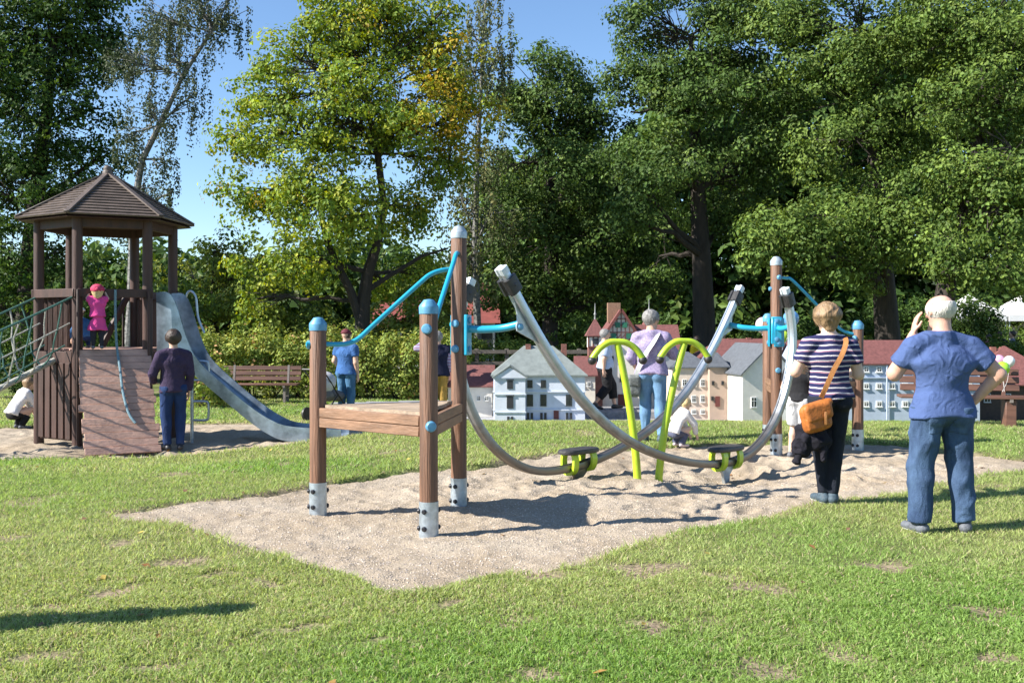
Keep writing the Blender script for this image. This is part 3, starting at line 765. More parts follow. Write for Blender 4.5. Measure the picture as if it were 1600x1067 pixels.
def post(p, h, cap, sleeve=.27, r=.070, bolts=()):
    """h = height of the wood top above 0; bolts: (height, direction deg, material, radius)"""
    z0 = zs(p)
    o = build('post', MB().lathe(p, [(r, z0 + .02), (r, h - .012), (r - .008, h)], 20), WOOD, play, off=SETO)
    build('post_cap', MB().lathe(p, [(r + .004, h - .045), (r + .006, h + .004), (r + .002, h + .018), (r * .55, h + .062), (.008, h + .068)], 20), CAPB if cap == 'b' else CAPW, o, off=SETO)
    sl = build('steel_sleeve', MB().lathe(p, [(r + .005, z0 - .25), (r + .005, z0 + sleeve)], 20), GALV, o, off=SETO)
    for bz in (.07, .20):
        for ang in (-112, 20, 200):
            d = Vector((math.cos(R(ang)), math.sin(R(ang)), 0))
            build('bolt', MB().lathe(p + d * (r + .003) + Vector((0, 0, z0 + bz)), [(.020, 0), (.020, .010), (.012, .018)], 10, axis_rot(d)), BOLT, o, off=SETO)
    for (bz, ang, m, br) in bolts:
        d = Vector((math.cos(R(ang)), math.sin(R(ang)), 0))
        build('bolt_cover', MB().lathe(p + d * (r - .004) + Vector((0, 0, bz)), [(br, 0), (br, .014), (br * .75, .028), (br * .4, .030)], 14, axis_rot(d)), m, o, off=SETO)
    return o
post(P1, 1.56, 'b', bolts=((1.395, 185, CAPB, .040),))
post(P2, 1.69, 'b', bolts=((1.53, -98, CAPB, .040), (.795, -72, CAPB, .042)))
post(P3, 2.38, 'w', bolts=((1.575, -115, CAPB, .036), (1.35, -115, CAPB, .036)))
post(RP, 2.36, 'w', bolts=((2.16, -75, CAPB, .032), (2.02, -175, CAPB, .028), (1.0, -85, CAPB, .036)))
post(P4, 1.56, 'b', bolts=((1.40, -140, CAPB, .036),))
post(P5, 1.66, 'b')

def deck(A, B, C, ztop):
    """triangular plank deck between three posts"""
    A, B, C = [Vector((v.x, v.y, 0)) for v in (A, B, C)]
    cen = (A + B + C) / 3
    root = build('deck', MB().poly([cen + (v - cen) * .80 + Vector((0, 0, ztop - .060)) for v in (A, B, C)], .03, (0, 0, 1)), BEAMW, play, off=SETO)
    for a, b in ((A, B), (B, C), (C, A)):
        t = (b - a).normalized(); n = Vector((t.y, -t.x, 0))
        if n.dot((a + b) / 2 - cen) < 0: n = -n
        for k, zz in enumerate((ztop - .046, ztop - .128)):
            build('edge_board', MB().beam(a + t * .065 + n * .022 + Vector((0, 0, zz)), b - t * .065 + n * .022 + Vector((0, 0, zz)), .045, .078, bev=.005), BEAMW, root, off=SETO)
    # planks parallel to A-B
    t = (B - A).normalized(); n = Vector((-t.y, t.x, 0)); 
    if n.dot(C - A) < 0: n = -n
    H = (C - A).dot(n); tc = (C - A).dot(t); L = (B - A).length; w = .118
    k = 0; rnd = random.Random(3)
    while k * w < H - .12:
        y0 = k * w + .004; y1 = min((k + 1) * w - .004, H - .10)
        def span(y): f = y / H; return tc * f, L + (tc - L) * f
        a0, b0 = span(y0); a1, b1 = span(y1); dz = rnd.uniform(-.003, .003)
        ins = .055
        pts = [A + t * (a0 + ins) + n * y0, A + t * (b0 - ins) + n * y0, A + t * max(b1 - ins, a1 + ins + .01) + n * y1, A + t * (a1 + ins) + n * y1]
        if k == 0:
            pts = [A + t * .085 + n * y0, A + t * (L - .085) + n * y0] + pts[2:]
        build('plank', MB().poly([p + Vector((0, 0, ztop + .004 + dz)) for p in pts], .032, (0, 0, 1)), DECKW, root, off=SETO)
        k += 1
deck(P1, P2, P3, .875)
deck(RP, P4, P5, .86)

def spline(pts, n=8):
    pts = [Vector(p) for p in pts]; out = []
    for i in range(len(pts) - 1):
        p0 = pts[max(i - 1, 0)]; p1 = pts[i]; p2 = pts[i + 1]; p3 = pts[min(i + 2, len(pts) - 1)]
        for k in range(n):
            t = k / n
            out.append(.5 * ((2 * p1) + (p2 - p0) * t + (2 * p0 - 5 * p1 + 4 * p2 - p3) * t * t + (3 * p1 - p0 - 3 * p2 + p3) * t ** 3))
    out.append(pts[-1]); return out
Z = lambda p, z: Vector((p.x, p.y, z))
def handrail(pts, name='handrail', r=.021): build(name, MB().tube(spline(pts, 6), r, 12), BLUE, play, off=SETO)
t13 = (P3 - P1).normalized()
handrail([P1 - t13 * .10 + Z(P1, 1.40) - P1, Z(P1 + t13 * .05, 1.40), Z(P1 + t13 * .22, 1.40), Z(P1 + t13 * .34, 1.44), Z(P1 + t13 * .50, 1.58), Z(P1 + t13 * .88, 1.915), Z(P1 + t13 * 1.0, 2.01), Z(P1 + t13 * 1.12, 2.05), Z(P3 - t13 * .03, 2.06)])
t23 = (P3 - P2).normalized(); s23 = Vector((t23.y, -t23.x, 0))
handrail([Z(P2, 1.53), Z(P2 + t23 * .12, 1.53), Z(P2 + t23 * .22, 1.56), Z(P2 + t23 * .34, 1.66), Z(P2 + t23 * 1.02, 2.08), Z(P2 + t23 * 1.14, 2.16), Z(P2 + t23 * 1.22, 2.195), Z(P3, 2.20)])
t45 = (P4 - RP).normalized(); handrail([Z(RP, 2.16), Z(RP + t45 * .14, 2.155), Z(RP + t45 * .26, 2.10), Z(RP + t45 * .80, 1.60), Z(RP + t45 * .92, 1.50), Z(RP + t45 * 1.04, 1.46), Z(P4, 1.455)], r=.019)
t5 = (P5 - RP).normalized(); handrail([Z(RP, 2.02), Z(RP + t5 * .14, 2.01), Z(RP + t5 * .25, 1.96), Z(RP + t5 * .85, 1.56), Z(P5, 1.50)], r=.019)

AX = (RP - P3); AX.z = 0; axang = math.atan2(AX.y, AX.x); U = AX.normalized(); NRM = Vector((U.y, -U.x, 0))     # NRM points to the camera-right side
A_L = P3 + .565 * Vector((math.cos(axang - R(60)), math.sin(axang - R(60)), 0))
A_R = Vector((3.40, 12.0, 0))
RT = Matrix.Rotation(math.pi, 4, 'Z')
def flip(p): q = p - SETO; return SETO + Vector((-q.x, -q.y, q.z))

def on_plane(px, py):
    """point of the vertical plane through A_L and A_R seen at that pixel"""
    e = A_R - A_L; k = (px - 800) / FPX
    s = (k * A_L.y - A_L.x) / (e.x - k * e.y); d = A_L.y + s * e.y
    return P(px, py, d)
RA = [on_plane(*p) for p in [(783, 420), (797, 446), (816, 482), (845, 533), (880, 587), (920, 637), (965, 677), (1010, 703), (1060, 719), (1108, 725), (1150, 719), (1180, 700), (1205, 667), (1223, 624), (1234, 575), (1238, 530), (1234, 487), (1226, 452)]]
RA = spline(RA, 5)
prof = []
for (a, b) in [(-.050, -.018), (-.044, -.030), (-.022, -.034), (-.014, -.027), (.014, -.027), (.022, -.034), (.044, -.030), (.050, -.018), (.050, .018), (.044, .030), (.022, .034), (.014, .027), (-.014, .027), (-.022, .034), (-.044, .030), (-.050, .018)]:
    prof.append((a * .95, b * 1.22))
def at_len(pts, s):
    acc = 0
    for i in range(len(pts) - 1):
        l = (pts[i + 1] - pts[i]).length
        if acc + l >= s: return pts[i] + (pts[i + 1] - pts[i]) * ((s - acc) / l), (pts[i + 1] - pts[i]).normalized()
        acc += l
    return pts[-1], (pts[-1] - pts[-2]).normalized()
def plen(pts): return sum((pts[i + 1] - pts[i]).length for i in range(len(pts) - 1))

def rail_material():
    """galvanised above, worn to bare brown-grey steel where the seats run"""
    m = bpy.data.materials.new('worn_rail_steel'); m.use_nodes = True; nt = m.node_tree; b = nt.nodes['Principled BSDF']
    tc = nt.nodes.new('ShaderNodeTexCoord'); sp = nt.nodes.new('ShaderNodeSeparateXYZ'); nt.links.new(tc.outputs['Object'], sp.inputs[0])
    n = nt.nodes.new('ShaderNodeTexNoise'); n.inputs['Scale'].default_value = 9; n.inputs['Detail'].default_value = 6; nt.links.new(tc.outputs['Object'], n.inputs['Vector'])
    ad = nt.nodes.new('ShaderNodeMath'); ad.operation = 'MULTIPLY_ADD'; ad.inputs[1].default_value = .9; nt.links.new(n.outputs['Fac'], ad.inputs[0]); nt.links.new(sp.outputs['Z'], ad.inputs[2])
    mr = nt.nodes.new('ShaderNodeMapRange'); mr.inputs['From Min'].default_value = .75; mr.inputs['From Max'].default_value = 1.75; nt.links.new(ad.outputs[0], mr.inputs['Value'])
    r = nt.nodes.new('ShaderNodeValToRGB'); r.color_ramp.elements[0].color = (.20, .18, .16, 1); r.color_ramp.elements[1].color = (.50, .56, .62, 1)
    nt.links.new(mr.outputs[0], r.inputs['Fac']); nt.links.new(r.outputs[0], b.inputs['Base Color'])
    b.inputs['Metallic'].default_value = .8
    r2 = nt.nodes.new('ShaderNodeMapRange'); r2.inputs['To Min'].default_value = .3; r2.inputs['To Max'].default_value = .5; nt.links.new(n.outputs['Fac'], r2.inputs['Value']); nt.links.new(r2.outputs[0], b.inputs['Roughness'])
    return m
RAILM = rail_material()
def rail(F, nrm, armpost, lab):
    pts = [F(p) for p in RA]; L = plen(pts)
    o = build('curved_rail', MB().sweep(pts, prof, nrm), RAILM, play, off=SETO)
    o['label'] = lab
    for s, side in ((.17, 1), (L - .14, -1)):
        q, t = at_len(pts, s)
        build('rubber_clamp', MB().sweep([q - t * .075, q - t * .06, q + t * .06, q + t * .075], [(a * 1.5, b * 1.75) for a, b in prof[::1]], nrm), RUB, o, off=SETO)
        for sg in (-1, 1):
            build('bolt', MB().lathe(q + nrm * sg * .058, [(.022, 0), (.022, .012), (.012, .016)], 10, axis_rot(nrm * sg)), BOLT, o, off=SETO)
        e, te = (pts[0], -(pts[1] - pts[0]).normalized()) if side == 1 else (pts[-1], (pts[-1] - pts[-2]).normalized())
        build('end_cap', MB().sweep([e - te * .05, e + te * .012], [(a * 1.06, b * 1.1) for a, b in prof], nrm), CLEAR, o, off=SETO)
    return o, pts, L
ID = lambda p: p
railA = rail(ID, NRM, P3, 'front curved rail, nearer the camera')
railB = rail(flip, -NRM, RP, 'rear curved rail, starting behind the tallest post')

def arm(a, b, ppost, zz, bow):
    """turquoise arm from a post to the gusset plate of a rail"""
    d = (b - a); d.z = 0; L = d.length; d.normalize(); s = Vector((-d.y, d.x, 0)) * bow
    build('arm', MB().tube(spline([Z(a + d * .02, zz), Z(a + d * L * .35 + s * .4, zz - .012), Z(a + d * L * .7 + s * .6, zz), Z(b, zz + .035)], 6), .034, 14), BLUE, play, off=SETO)
    bo = build('bracket', MB().box(Z(a + d * .085, zz - .06), (.03, .13, .36), Matrix.Rotation(math.atan2(d.y, d.x), 3, 'Z'), .006), BLUE, play, off=SETO)
    for dz in (-.19, .07):
        build('bolt', MB().lathe(Z(a + d * .098, zz + dz), [(.03, 0), (.03, .012), (.018, .018)], 12, axis_rot(d)), CAPB, bo, off=SETO)
arm(P3, A_L, P3, 1.535, .06); arm(P3, flip(A_R), P3, 1.535, -.05)
arm(RP, flip(A_L), RP, 1.535, .06); arm(RP, A_R, RP, 1.535, -.05)
# bracket plate on the far tall post, facing the lawn
bo = build('bracket', MB().box(Z(RP + Vector((-.02, -.085, 0)), 1.50), (.13, .04, .34), None, .008), BLUE, play, off=SETO)
for dz in (-.11, .12): build('bolt', MB().lathe(Z(RP + Vector((-.02, -.105, 0)), 1.50 + dz), [(.03, 0), (.03, .012), (.018, .018)], 12, axis_rot((0, -1, 0))), CAPB, bo, off=SETO)

def gusset(F, pts, end, tip, nrm):
    """steel plate between the rail near its upper end and the arm"""
    L = plen(pts); at = (lambda s: at_len(pts, s)[0]) if end == 0 else (lambda s: at_len(pts, L - s)[0])
    n = 7; ss = [.24 + (.86 - .24) * i / (n - 1) for i in range(n)] if end == 0 else [.22 + (.62 - .22) * i / (n - 1) for i in range(n)]
    qs = [at(s) for s in ss]; up_ = Vector((0, 0, 1)); ou = (tip - qs[3]); ou.z = 0; ou.normalize()
    poly = list(qs) + [tip + ou * -.02 - up_ * .06, tip + ou * .035 - up_ * .035, tip + ou * .045 + up_ * .01, tip + ou * .028 + up_ * .05]
    a, b = tip + ou * .02 + up_ * .07, qs[0] + ou * .03; m = (a + b) / 2 - ou * .012
    poly += [a * (1 - t) ** 2 + m * (2 * t * (1 - t)) + b * t * t for t in (.25, .5, .75, 1.0)]
    o = build('gusset_plate', MB().poly(poly, .014, nrm), GALV, play, off=SETO)
    for sg in (-1, 1): build('bolt', MB().lathe(tip + nrm * sg * .006, [(.03, 0), (.03, .014), (.02, .024)], 12, axis_rot(nrm * sg)), CAPB, o, off=SETO)
tipA = Z(A_L, 1.545); 
gusset(ID, railA[1], 0, tipA, NRM); gusset(flip, railB[1], 0, flip(tipA), NRM)
tipR = Z(A_R - U * .06, 1.545)
gusset(ID, railA[1], 1, tipR, NRM); gusset(flip, railB[1], 1, flip(tipR), NRM)

def seat(F, s_pix, lab):
    """standing board on two lime brackets riding on the rail, steel fin below"""
    pts = [F(p) for p in RA]
    q, t = min(((p, (pts[min(i + 1, len(pts) - 1)] - pts[i - 1]).normalized()) for i, p in enumerate(pts) if i > 0), key=lambda a: abs(800 + FPX * a[0].x / a[0].y - s_pix))
    t = Vector((U.x, U.y, 0))
    top = q.z + .155
    c = Z(q, 0)
    sd = Vector((t.y, -t.x, 0))
    outl = []
    for k in range(28):
        a = 2 * math.pi * k / 28
        ca, sa = math.cos(a), math.sin(a)
        outl.append((math.copysign(abs(ca) ** .55, ca) * .27, math.copysign(abs(sa) ** .7, sa) * .115))
    mb = MB(); n = len(outl); V = []
    for (f, z) in ((.90, -.022), (.985, -.014), (1.0, 0.004), (.985, .020), (.93, .029), (.6, .032)):
        V += [c + t * a * f + sd * b * f + Vector((0, 0, top + z)) for a, b in outl]
    Fc = [(i * n + k, i * n + (k + 1) % n, (i + 1) * n + (k + 1) % n, (i + 1) * n + k) for i in range(5) for k in range(n)] + [tuple(range(n - 1, -1, -1)), tuple(range(5 * n, 6 * n))]
    mb.add(V, Fc)
    o = build('seat_board', mb, SEATM, play, off=SETO); o['label'] = lab
    for sx in (-.14, .15):
        b = c + t * sx
        zr = min(p.z for p in pts if (Z(p, 0) - b).length < .06) if any((Z(p, 0) - b).length < .06 for p in pts) else q.z
        for sg in (-1, 1):
            arc = [Z(b + sd * sg * .062, top - .012), Z(b + sd * sg * .085, top - .07), Z(b + sd * sg * .080, zr - .0), Z(b + sd * sg * .045, zr - .055), Z(b, zr - .068)]
            build('bracket', MB().sweep(spline(arc, 5), [(-.038, -.016), (.038, -.016), (.038, .016), (-.038, .016)], t), LIME, o, off=SETO)
    zt = q.z - .03
    build('axle', MB().tube([c - t * .19 + Vector((0, 0, q.z)), c + t * .20 + Vector((0, 0, q.z))], .024, 10), BOLT, o, off=SETO)
    build('stabiliser_fin', MB().poly([Z(c - t * .14, zt), Z(c + t * .16, zt), Z(c + t * .05, zt - .10), Z(c + t * .035, zt - .26), Z(c - t * .03, zt - .26), Z(c - t * .07, zt - .09)], .035, sd), STEEL if 'rear' in lab else GALV, o, off=SETO)
seat(ID, 1133, 'dark standing board of the front rail')
seat(flip, 909, 'dark standing board of the rear rail')

# ------------------------------------------------------------------ lime V-handles between the rails
def v_handle(base, top, lab, half, sgn):
    z0 = zs(base); o = thing('grab_handle', lab, 'handle', Z(base, z0), 0, 'lime grab handles between the rails'); off = Z(base, z0)
    hd = Vector((.985, .17, 0))
    b0 = Z(base, z0 - .2); ln = top - Vector((0, 0, .03)) - b0
    build('pole', MB().tube([b0 + Vector((ln.x * t ** 1.7, ln.y * t ** 1.7, ln.z * t)) for t in [i / 18 for i in range(19)]], [.043 - .006 * i / 18 for i in range(19)], 16), LIME, o, off=off)
    arc = [top - hd * half + Vector((0, 0, -.175)), top - hd * half * .72 + Vector((0, 0, -.075)), top - hd * half * .36 + Vector((0, 0, -.008)), top, top + hd * half * .36 + Vector((0, 0, -.012)), top + hd * half * .72 + Vector((0, 0, -.075)), top + hd * half + Vector((0, 0, -.175))]
    build('grip_bar', MB().tube(spline(arc, 6), .034, 14), LIME, o, off=off)
    for e in (arc[0], arc[-1]): build('end_ball', MB().sphere(e + Vector((0, 0, -.02)), .046, 14), RUB, o, off=off)
v_handle(Vector((1.328, 10.49, 0)), P(965, 534, 10.45), 'lime grab handle leaning left, in front of the walking man', .275, -1)
v_handle(Vector((1.55, 10.58, 0)), P(1069, 533, 10.62), 'lime grab handle leaning right, beside the crouching toddler', .27, 1)

# ------------------------------------------------------------------ play tower
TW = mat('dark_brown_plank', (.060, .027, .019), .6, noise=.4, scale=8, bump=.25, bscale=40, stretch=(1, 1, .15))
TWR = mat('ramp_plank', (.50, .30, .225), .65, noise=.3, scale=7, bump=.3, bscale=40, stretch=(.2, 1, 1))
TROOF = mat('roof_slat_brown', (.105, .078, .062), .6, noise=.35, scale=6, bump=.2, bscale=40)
ROPEG = mat('green_rope', (.06, .16, .13), .8, noise=.5, scale=60, bump=.5, bscale=150)
ROPEW = mat('grey_rope', (.42, .41, .36), .85, noise=.4, scale=60, bump=.5, bscale=150)
ROPEB = mat('blue_grey_rope', (.16, .27, .32), .75, noise=.4, scale=60, bump=.5, bscale=150)
TC = Vector((-6.17, 15.2, 0)); TG = -.17; TR = .95
TO = Vector((TC.x, TC.y, TG))
tower = thing('play_tower', 'dark brown hexagonal play tower with roof, plank ramp and metal slide', 'play tower', TO)
ANG = [27, 87, 147, 207, 267, 327]
TV = [TC + TR * Vector((math.cos(R(a)), math.sin(R(a)), 0)) for a in ANG]
DK = 1.22
for i, v in enumerate(TV):
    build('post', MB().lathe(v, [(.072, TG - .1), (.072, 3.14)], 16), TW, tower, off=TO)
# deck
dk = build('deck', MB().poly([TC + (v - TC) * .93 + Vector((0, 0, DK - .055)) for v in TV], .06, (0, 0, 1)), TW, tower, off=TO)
fd = (TV[5] - TV[4]).normalized(); fn = Vector((fd.y, -fd.x, 0))
if fn.dot(TV[4] - TC) < 0: fn = -fn
for k in range(12):
    y = -.80 + k * .146
    hw = min(.86, (TR * .95 - abs(y) * .577)) 
    c = TC + fn * (-y) * .92
    build('floor_board', MB().beam(c - fd * hw * .92 + Vector((0, 0, DK - .010)), c + fd * hw * .92 + Vector((0, 0, DK - .010)), .138, .026, bev=.004), TWR, dk, off=TO)
def fnorm(i):
    a = TV[i]; b = TV[(i + 1) % 6]; n = (a + b) / 2 - TC; return n.normalized(), (b - a).normalized()
# eave beams, rails, panels : face i joins vertex i and i+1 (4 = front with ramp, 5 = slide, 3 = net, 0..2 back)
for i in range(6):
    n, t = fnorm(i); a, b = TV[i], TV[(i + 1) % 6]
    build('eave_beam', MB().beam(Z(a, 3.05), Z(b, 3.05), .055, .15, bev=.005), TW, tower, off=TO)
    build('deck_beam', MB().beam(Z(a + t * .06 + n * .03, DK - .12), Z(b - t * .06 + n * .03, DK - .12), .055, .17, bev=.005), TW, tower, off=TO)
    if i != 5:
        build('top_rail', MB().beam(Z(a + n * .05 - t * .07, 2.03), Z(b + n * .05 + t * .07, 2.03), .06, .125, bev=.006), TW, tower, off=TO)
    if i in (0, 1, 2):
        for k in range(5 if i != 1 else 4):
            if i == 1 and k in (1, 2): continue
            c = a + t * (.17 + .155 * k) + n * .01
            build('railing_slat', MB().beam(Z(c, DK - .05), Z(c, 1.98), .115, .028, up=t, bev=.004), TW, tower, off=TO)
    if i == 3:
        for k in range(5):
            c = a + t * (.15 + .165 * k) + n * .05
            build('base_slat', MB().beam(Z(c, TG + .10), Z(c, DK - .2), .035, .12, up=t, bev=.004), TW, tower, off=TO)
        build('base_rail', MB().beam(Z(a + t * .05, TG + .14), Z(b - t * .05, TG + .14), .05, .13, bev=.005), TW, tower, off=TO)
        build('base_rail', MB().beam(Z(a + t * .05, TG + .75), Z(b - t * .05, TG + .75), .04, .09, bev=.005), TW, tower, off=TO)
    if i in (4, 5):
        s = a if i == 4 else b
        build('side_board', MB().beam(Z(s + n * .085, TG), Z(s + n * .085, 2.08), .15, .035, up=t, bev=.005), TW, tower, off=TO)
        if i == 4: build('side_board', MB().beam(Z(b + n * .085, TG), Z(b + n * .085, 2.08), .15, .035, up=t, bev=.005), TW, tower, off=TO)
build('brace', MB().beam(Z(TV[1] + Vector((-.1, -.1, 0)), 2.0), Z((TV[1] + TV[2]) / 2 + Vector((.1, -.3, 0)), DK), .07, .09, bev=.005), TW, tower, off=TO)
# roof : slats on each of the six faces, hip caps and a knob
RE = 1.27; ZE = 3.13; ZA = 3.87
roof = build('roof', MB().add([TC + (RE - .03) * Vector((math.cos(R(a)), math.sin(R(a)), 0)) + Vector((0, 0, ZE - .03)) for a in ANG] + [Z(TC, ZA - .05)],
             [(i, (i + 1) % 6, 6) for i in range(6)] + [(5, 4, 3, 2, 1, 0)]), TW, tower, smooth=False, off=TO)
NS = 15
for i in range(6):
    a = Z(TC + RE * Vector((math.cos(R(ANG[i])), math.sin(R(ANG[i])), 0)), ZE); b = Z(TC + RE * Vector((math.cos(R(ANG[(i + 1) % 6])), math.sin(R(ANG[(i + 1) % 6])), 0)), ZE)
    ap = Z(TC, ZA); nn = (b - a).cross(ap - a).normalized()
    if nn.z < 0: nn = -nn
    for k in range(NS):
        f0 = k / NS; f1 = (k + 1.08) / NS
        if f1 > .99: f1 = .99
        q = [a + (ap - a) * f0, b + (ap - b) * f0, b + (ap - b) * f1, a + (ap - a) * f1]
        lo, hi = nn * .026, nn * .006
        V = [q[0], q[1], q[2], q[3], q[0] + lo, q[1] + lo, q[2] + hi, q[3] + hi]
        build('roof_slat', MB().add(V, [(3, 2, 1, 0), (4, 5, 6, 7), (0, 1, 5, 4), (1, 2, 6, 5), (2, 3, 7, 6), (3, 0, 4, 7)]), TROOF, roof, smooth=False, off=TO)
    build('hip_cap', MB().beam(a + Vector((0, 0, .03)), ap + Vector((0, 0, .03)), .085, .03, bev=.006), TROOF, roof, off=TO)
build('finial', MB().lathe(Z(TC, ZA), [(.075, -.02), (.08, .03), (.06, .06), (.065, .08), (.05, .12), (.01, .135)], 12), TROOF, roof, off=TO)

# ramp of overlapping planks with ragged ends
n4, t4 = fnorm(4); rt = Z((TV[4] + TV[5]) / 2 + n4 * .09, DK - .01); rb = Z((TV[4] + TV[5]) / 2 + n4 * .98 + t4 * .03, TG - .02)
rd = (rb - rt); rl = rd.length; rd.normalize(); ru = t4.cross(rd).normalized()
if ru.dot(n4) < 0: ru = -ru
ramp = build('ramp', MB().beam(rt - ru * .05 + t4 * -.33, rb - ru * .05 - t4 * .33, .06, .07).beam(rt - ru * .05 + t4 * .33, rb - ru * .05 + t4 * .33, .06, .07), TW, tower, off=TO)
rnd = random.Random(9); NPK = 15
for k in range(NPK):
    c = rt + rd * (rl * (k + .5) / NPK); e = rnd.uniform(-.025, .025)
    M = Matrix((t4, rd, ru)).transposed()
    Mt = M @ Matrix.Rotation(R(-5 + rnd.uniform(-1, 1)), 3, 'X')
    build('plank', MB().box(c + t4 * e, (.97 + rnd.uniform(-.05, .05), rl / NPK * .93, .034), Mt, .004), TWR, ramp, off=TO)
hang = Z((TV[4] + TV[5]) / 2 + n4 * .13 + t4 * .02, 2.08)
rp = [hang, hang + Vector((0, 0, -.4)), rt + ru * .05 + t4 * .04 + Vector((0, 0, .02)), rt + rd * .35 + ru * .05 + t4 * .06, rt + rd * .7 + ru * .045 + t4 * .07, rt + rd * 1.05 + ru * .045 + t4 * .12, rt + rd * 1.22 + ru * .045 + t4 * .2]
build('climbing_rope', MB().tube(spline(rp, 6), .019, 8), ROPEB, tower, off=TO)

# slide
n5, t5_ = fnorm(5)
s0 = (TV[5] + TV[0]) / 2 + n5 * .06
sx = Vector((.9985, -.055, 0)); sw = Vector((.055, .9985, 0))
prof_s = [(0, 1.20, .86), (.18, 1.19, .86), (.30, 1.13, .74), (.45, .985, .42), (.62, .82, .24), (1.0, .50, .20), (1.45, .14, .20), (1.75, -.045, .20), (1.98, -.115, .19), (2.35, -.125, .17), (2.78, -.125, .15)]
pz = spline([Vector((a, b, c)) for a, b, c in prof_s], 5)
W2 = .27
sh = MB(); sect = []
V = []; ns = 12
for q in pz:
    c = s0 + sx * q.x; zf = q.y; hh = q.z
    ring = [(-W2 - .03, zf + hh), (-W2, zf + hh), (-W2, zf + .05), (-W2 + .04, zf + .008), (W2 - .04, zf + .008), (W2, zf + .05), (W2, zf + hh), (W2 + .03, zf + hh), (W2 + .03, zf + hh - .03), (W2 + .014, zf - .035), (-W2 - .014, zf - .035), (-W2 - .03, zf + hh - .03)]
    V += [c + sw * a + Vector((0, 0, z)) for a, z in ring]
Fq = [(i * ns + k, i * ns + (k + 1) % ns, (i + 1) * ns + (k + 1) % ns, (i + 1) * ns + k) for i in range(len(pz) - 1) for k in range(ns)] + [tuple(range(ns - 1, -1, -1)), tuple(range((len(pz) - 1) * ns, len(pz) * ns))]
sh.add(V, Fq)
slide = build('slide', sh, mat('slide_sheet_steel', (.36, .44, .52), .38, metal=.75, noise=.4, scale=4.5, bump=.15, bscale=5), tower, off=TO)
slide['label'] = 'galvanised metal slide running down to the right'
for a in (2.30, 2.68):
    for sg in (-1, 1): build('leg', MB().box(s0 + sx * a + sw * sg * .2 + Vector((0, 0, -.22)), (.04, .03, .16)), GALV, slide, off=TO)
for (sg, x0) in ((1, .14),):
    b = s0 + sw * sg * (W2 + .05)
    build('grab_loop', MB().tube(spline([b + sx * x0 + Vector((0, 0, 1.75)), b + sx * (x0 + .10) + Vector((0, 0, 2.08)), b + sx * (x0 + .22) + Vector((0, 0, 2.02)), b + sx * (x0 + .26) + Vector((0, 0, 1.7)), b + sx * (x0 + .36) + Vector((0, 0, 1.45))], 6), .018, 8), GALV, slide, off=TO)
# climbing pole with loop steps beside the slide
pp = P(300, 600, 14.9); pb = Vector((pp.x, pp.y, TG))
lp = build('climbing_pole', MB().tube([pb + Vector((0, 0, -.1)), pb + Vector((0, 0, 1.25))], .026, 10), GALV, tower, off=TO)
for z in (.32, .92):
    q = pb + Vector((0, 0, z))
    build('step_loop', MB().tube(spline([q, q + Vector((.20, -.02, 0)), q + Vector((.25, -.02, .04)), q + Vector((.25, -.02, .24)), q + Vector((.20, -.02, .28)), q + Vector((0, 0, .28))], 5), .018, 8), GALV, lp, off=TO)

# climbing net leading off to the left
n3, t3 = fnorm(3); NT = 3.1
net = build('climbing_net', MB().tube([Z((TV[3] + TV[4]) / 2 + n3 * (.05 + s), 1.06 - .46 * s + .10 * (s / NT) ** 2) for s in [NT * i / 14 for i in range(15)]], .042, 10), ROPEW, tower, off=TO)
def netp(s, u):
    """s along the net, u from -1 (far hand rope) over 0 (foot rope) to 1 (near hand rope)"""
    c = (TV[3] + TV[4]) / 2 + n3 * (.05 + s); bot = 1.06 - .46 * s + .10 * (s / NT) ** 2; top = 1.98 - .40 * s
    side = t3 * (.46 * math.copysign(abs(u) ** .55, u) if u else 0)
    return Z(c + side, bot + (top - bot) * abs(u) ** 1.3 - .06 * math.sin(math.pi * min(1, s / NT)))
for u in (-1, -.66, -.33, .33, .66, 1):
    build('long_rope', MB().tube([netp(NT * i / 16, u) for i in range(17)], .017 if abs(u) == 1 else .012, 7), ROPEW if abs(u) == .66 else ROPEG, net, off=TO)
rnd = random.Random(4)
for i in range(1, 15):
    s = NT * i / 15
    for sg in (-1, 1):
        us = [0, .2, .33, .5, .66, .83, 1]
        build('cross_rope', MB().tube([netp(min(NT, max(.0, s + rnd.uniform(-.035, .035))), sg * u) for u in us], .012, 6), ROPEG if i % 2 else ROPEW, net, off=TO)
for sg in (-1, 1):
    q = netp(NT, sg); build('net_post', MB().lathe(Z(q, 0), [(.07, TG - .1), (.07, q.z + .12), (.05, q.z + .15)], 14), TW, net, off=TO)
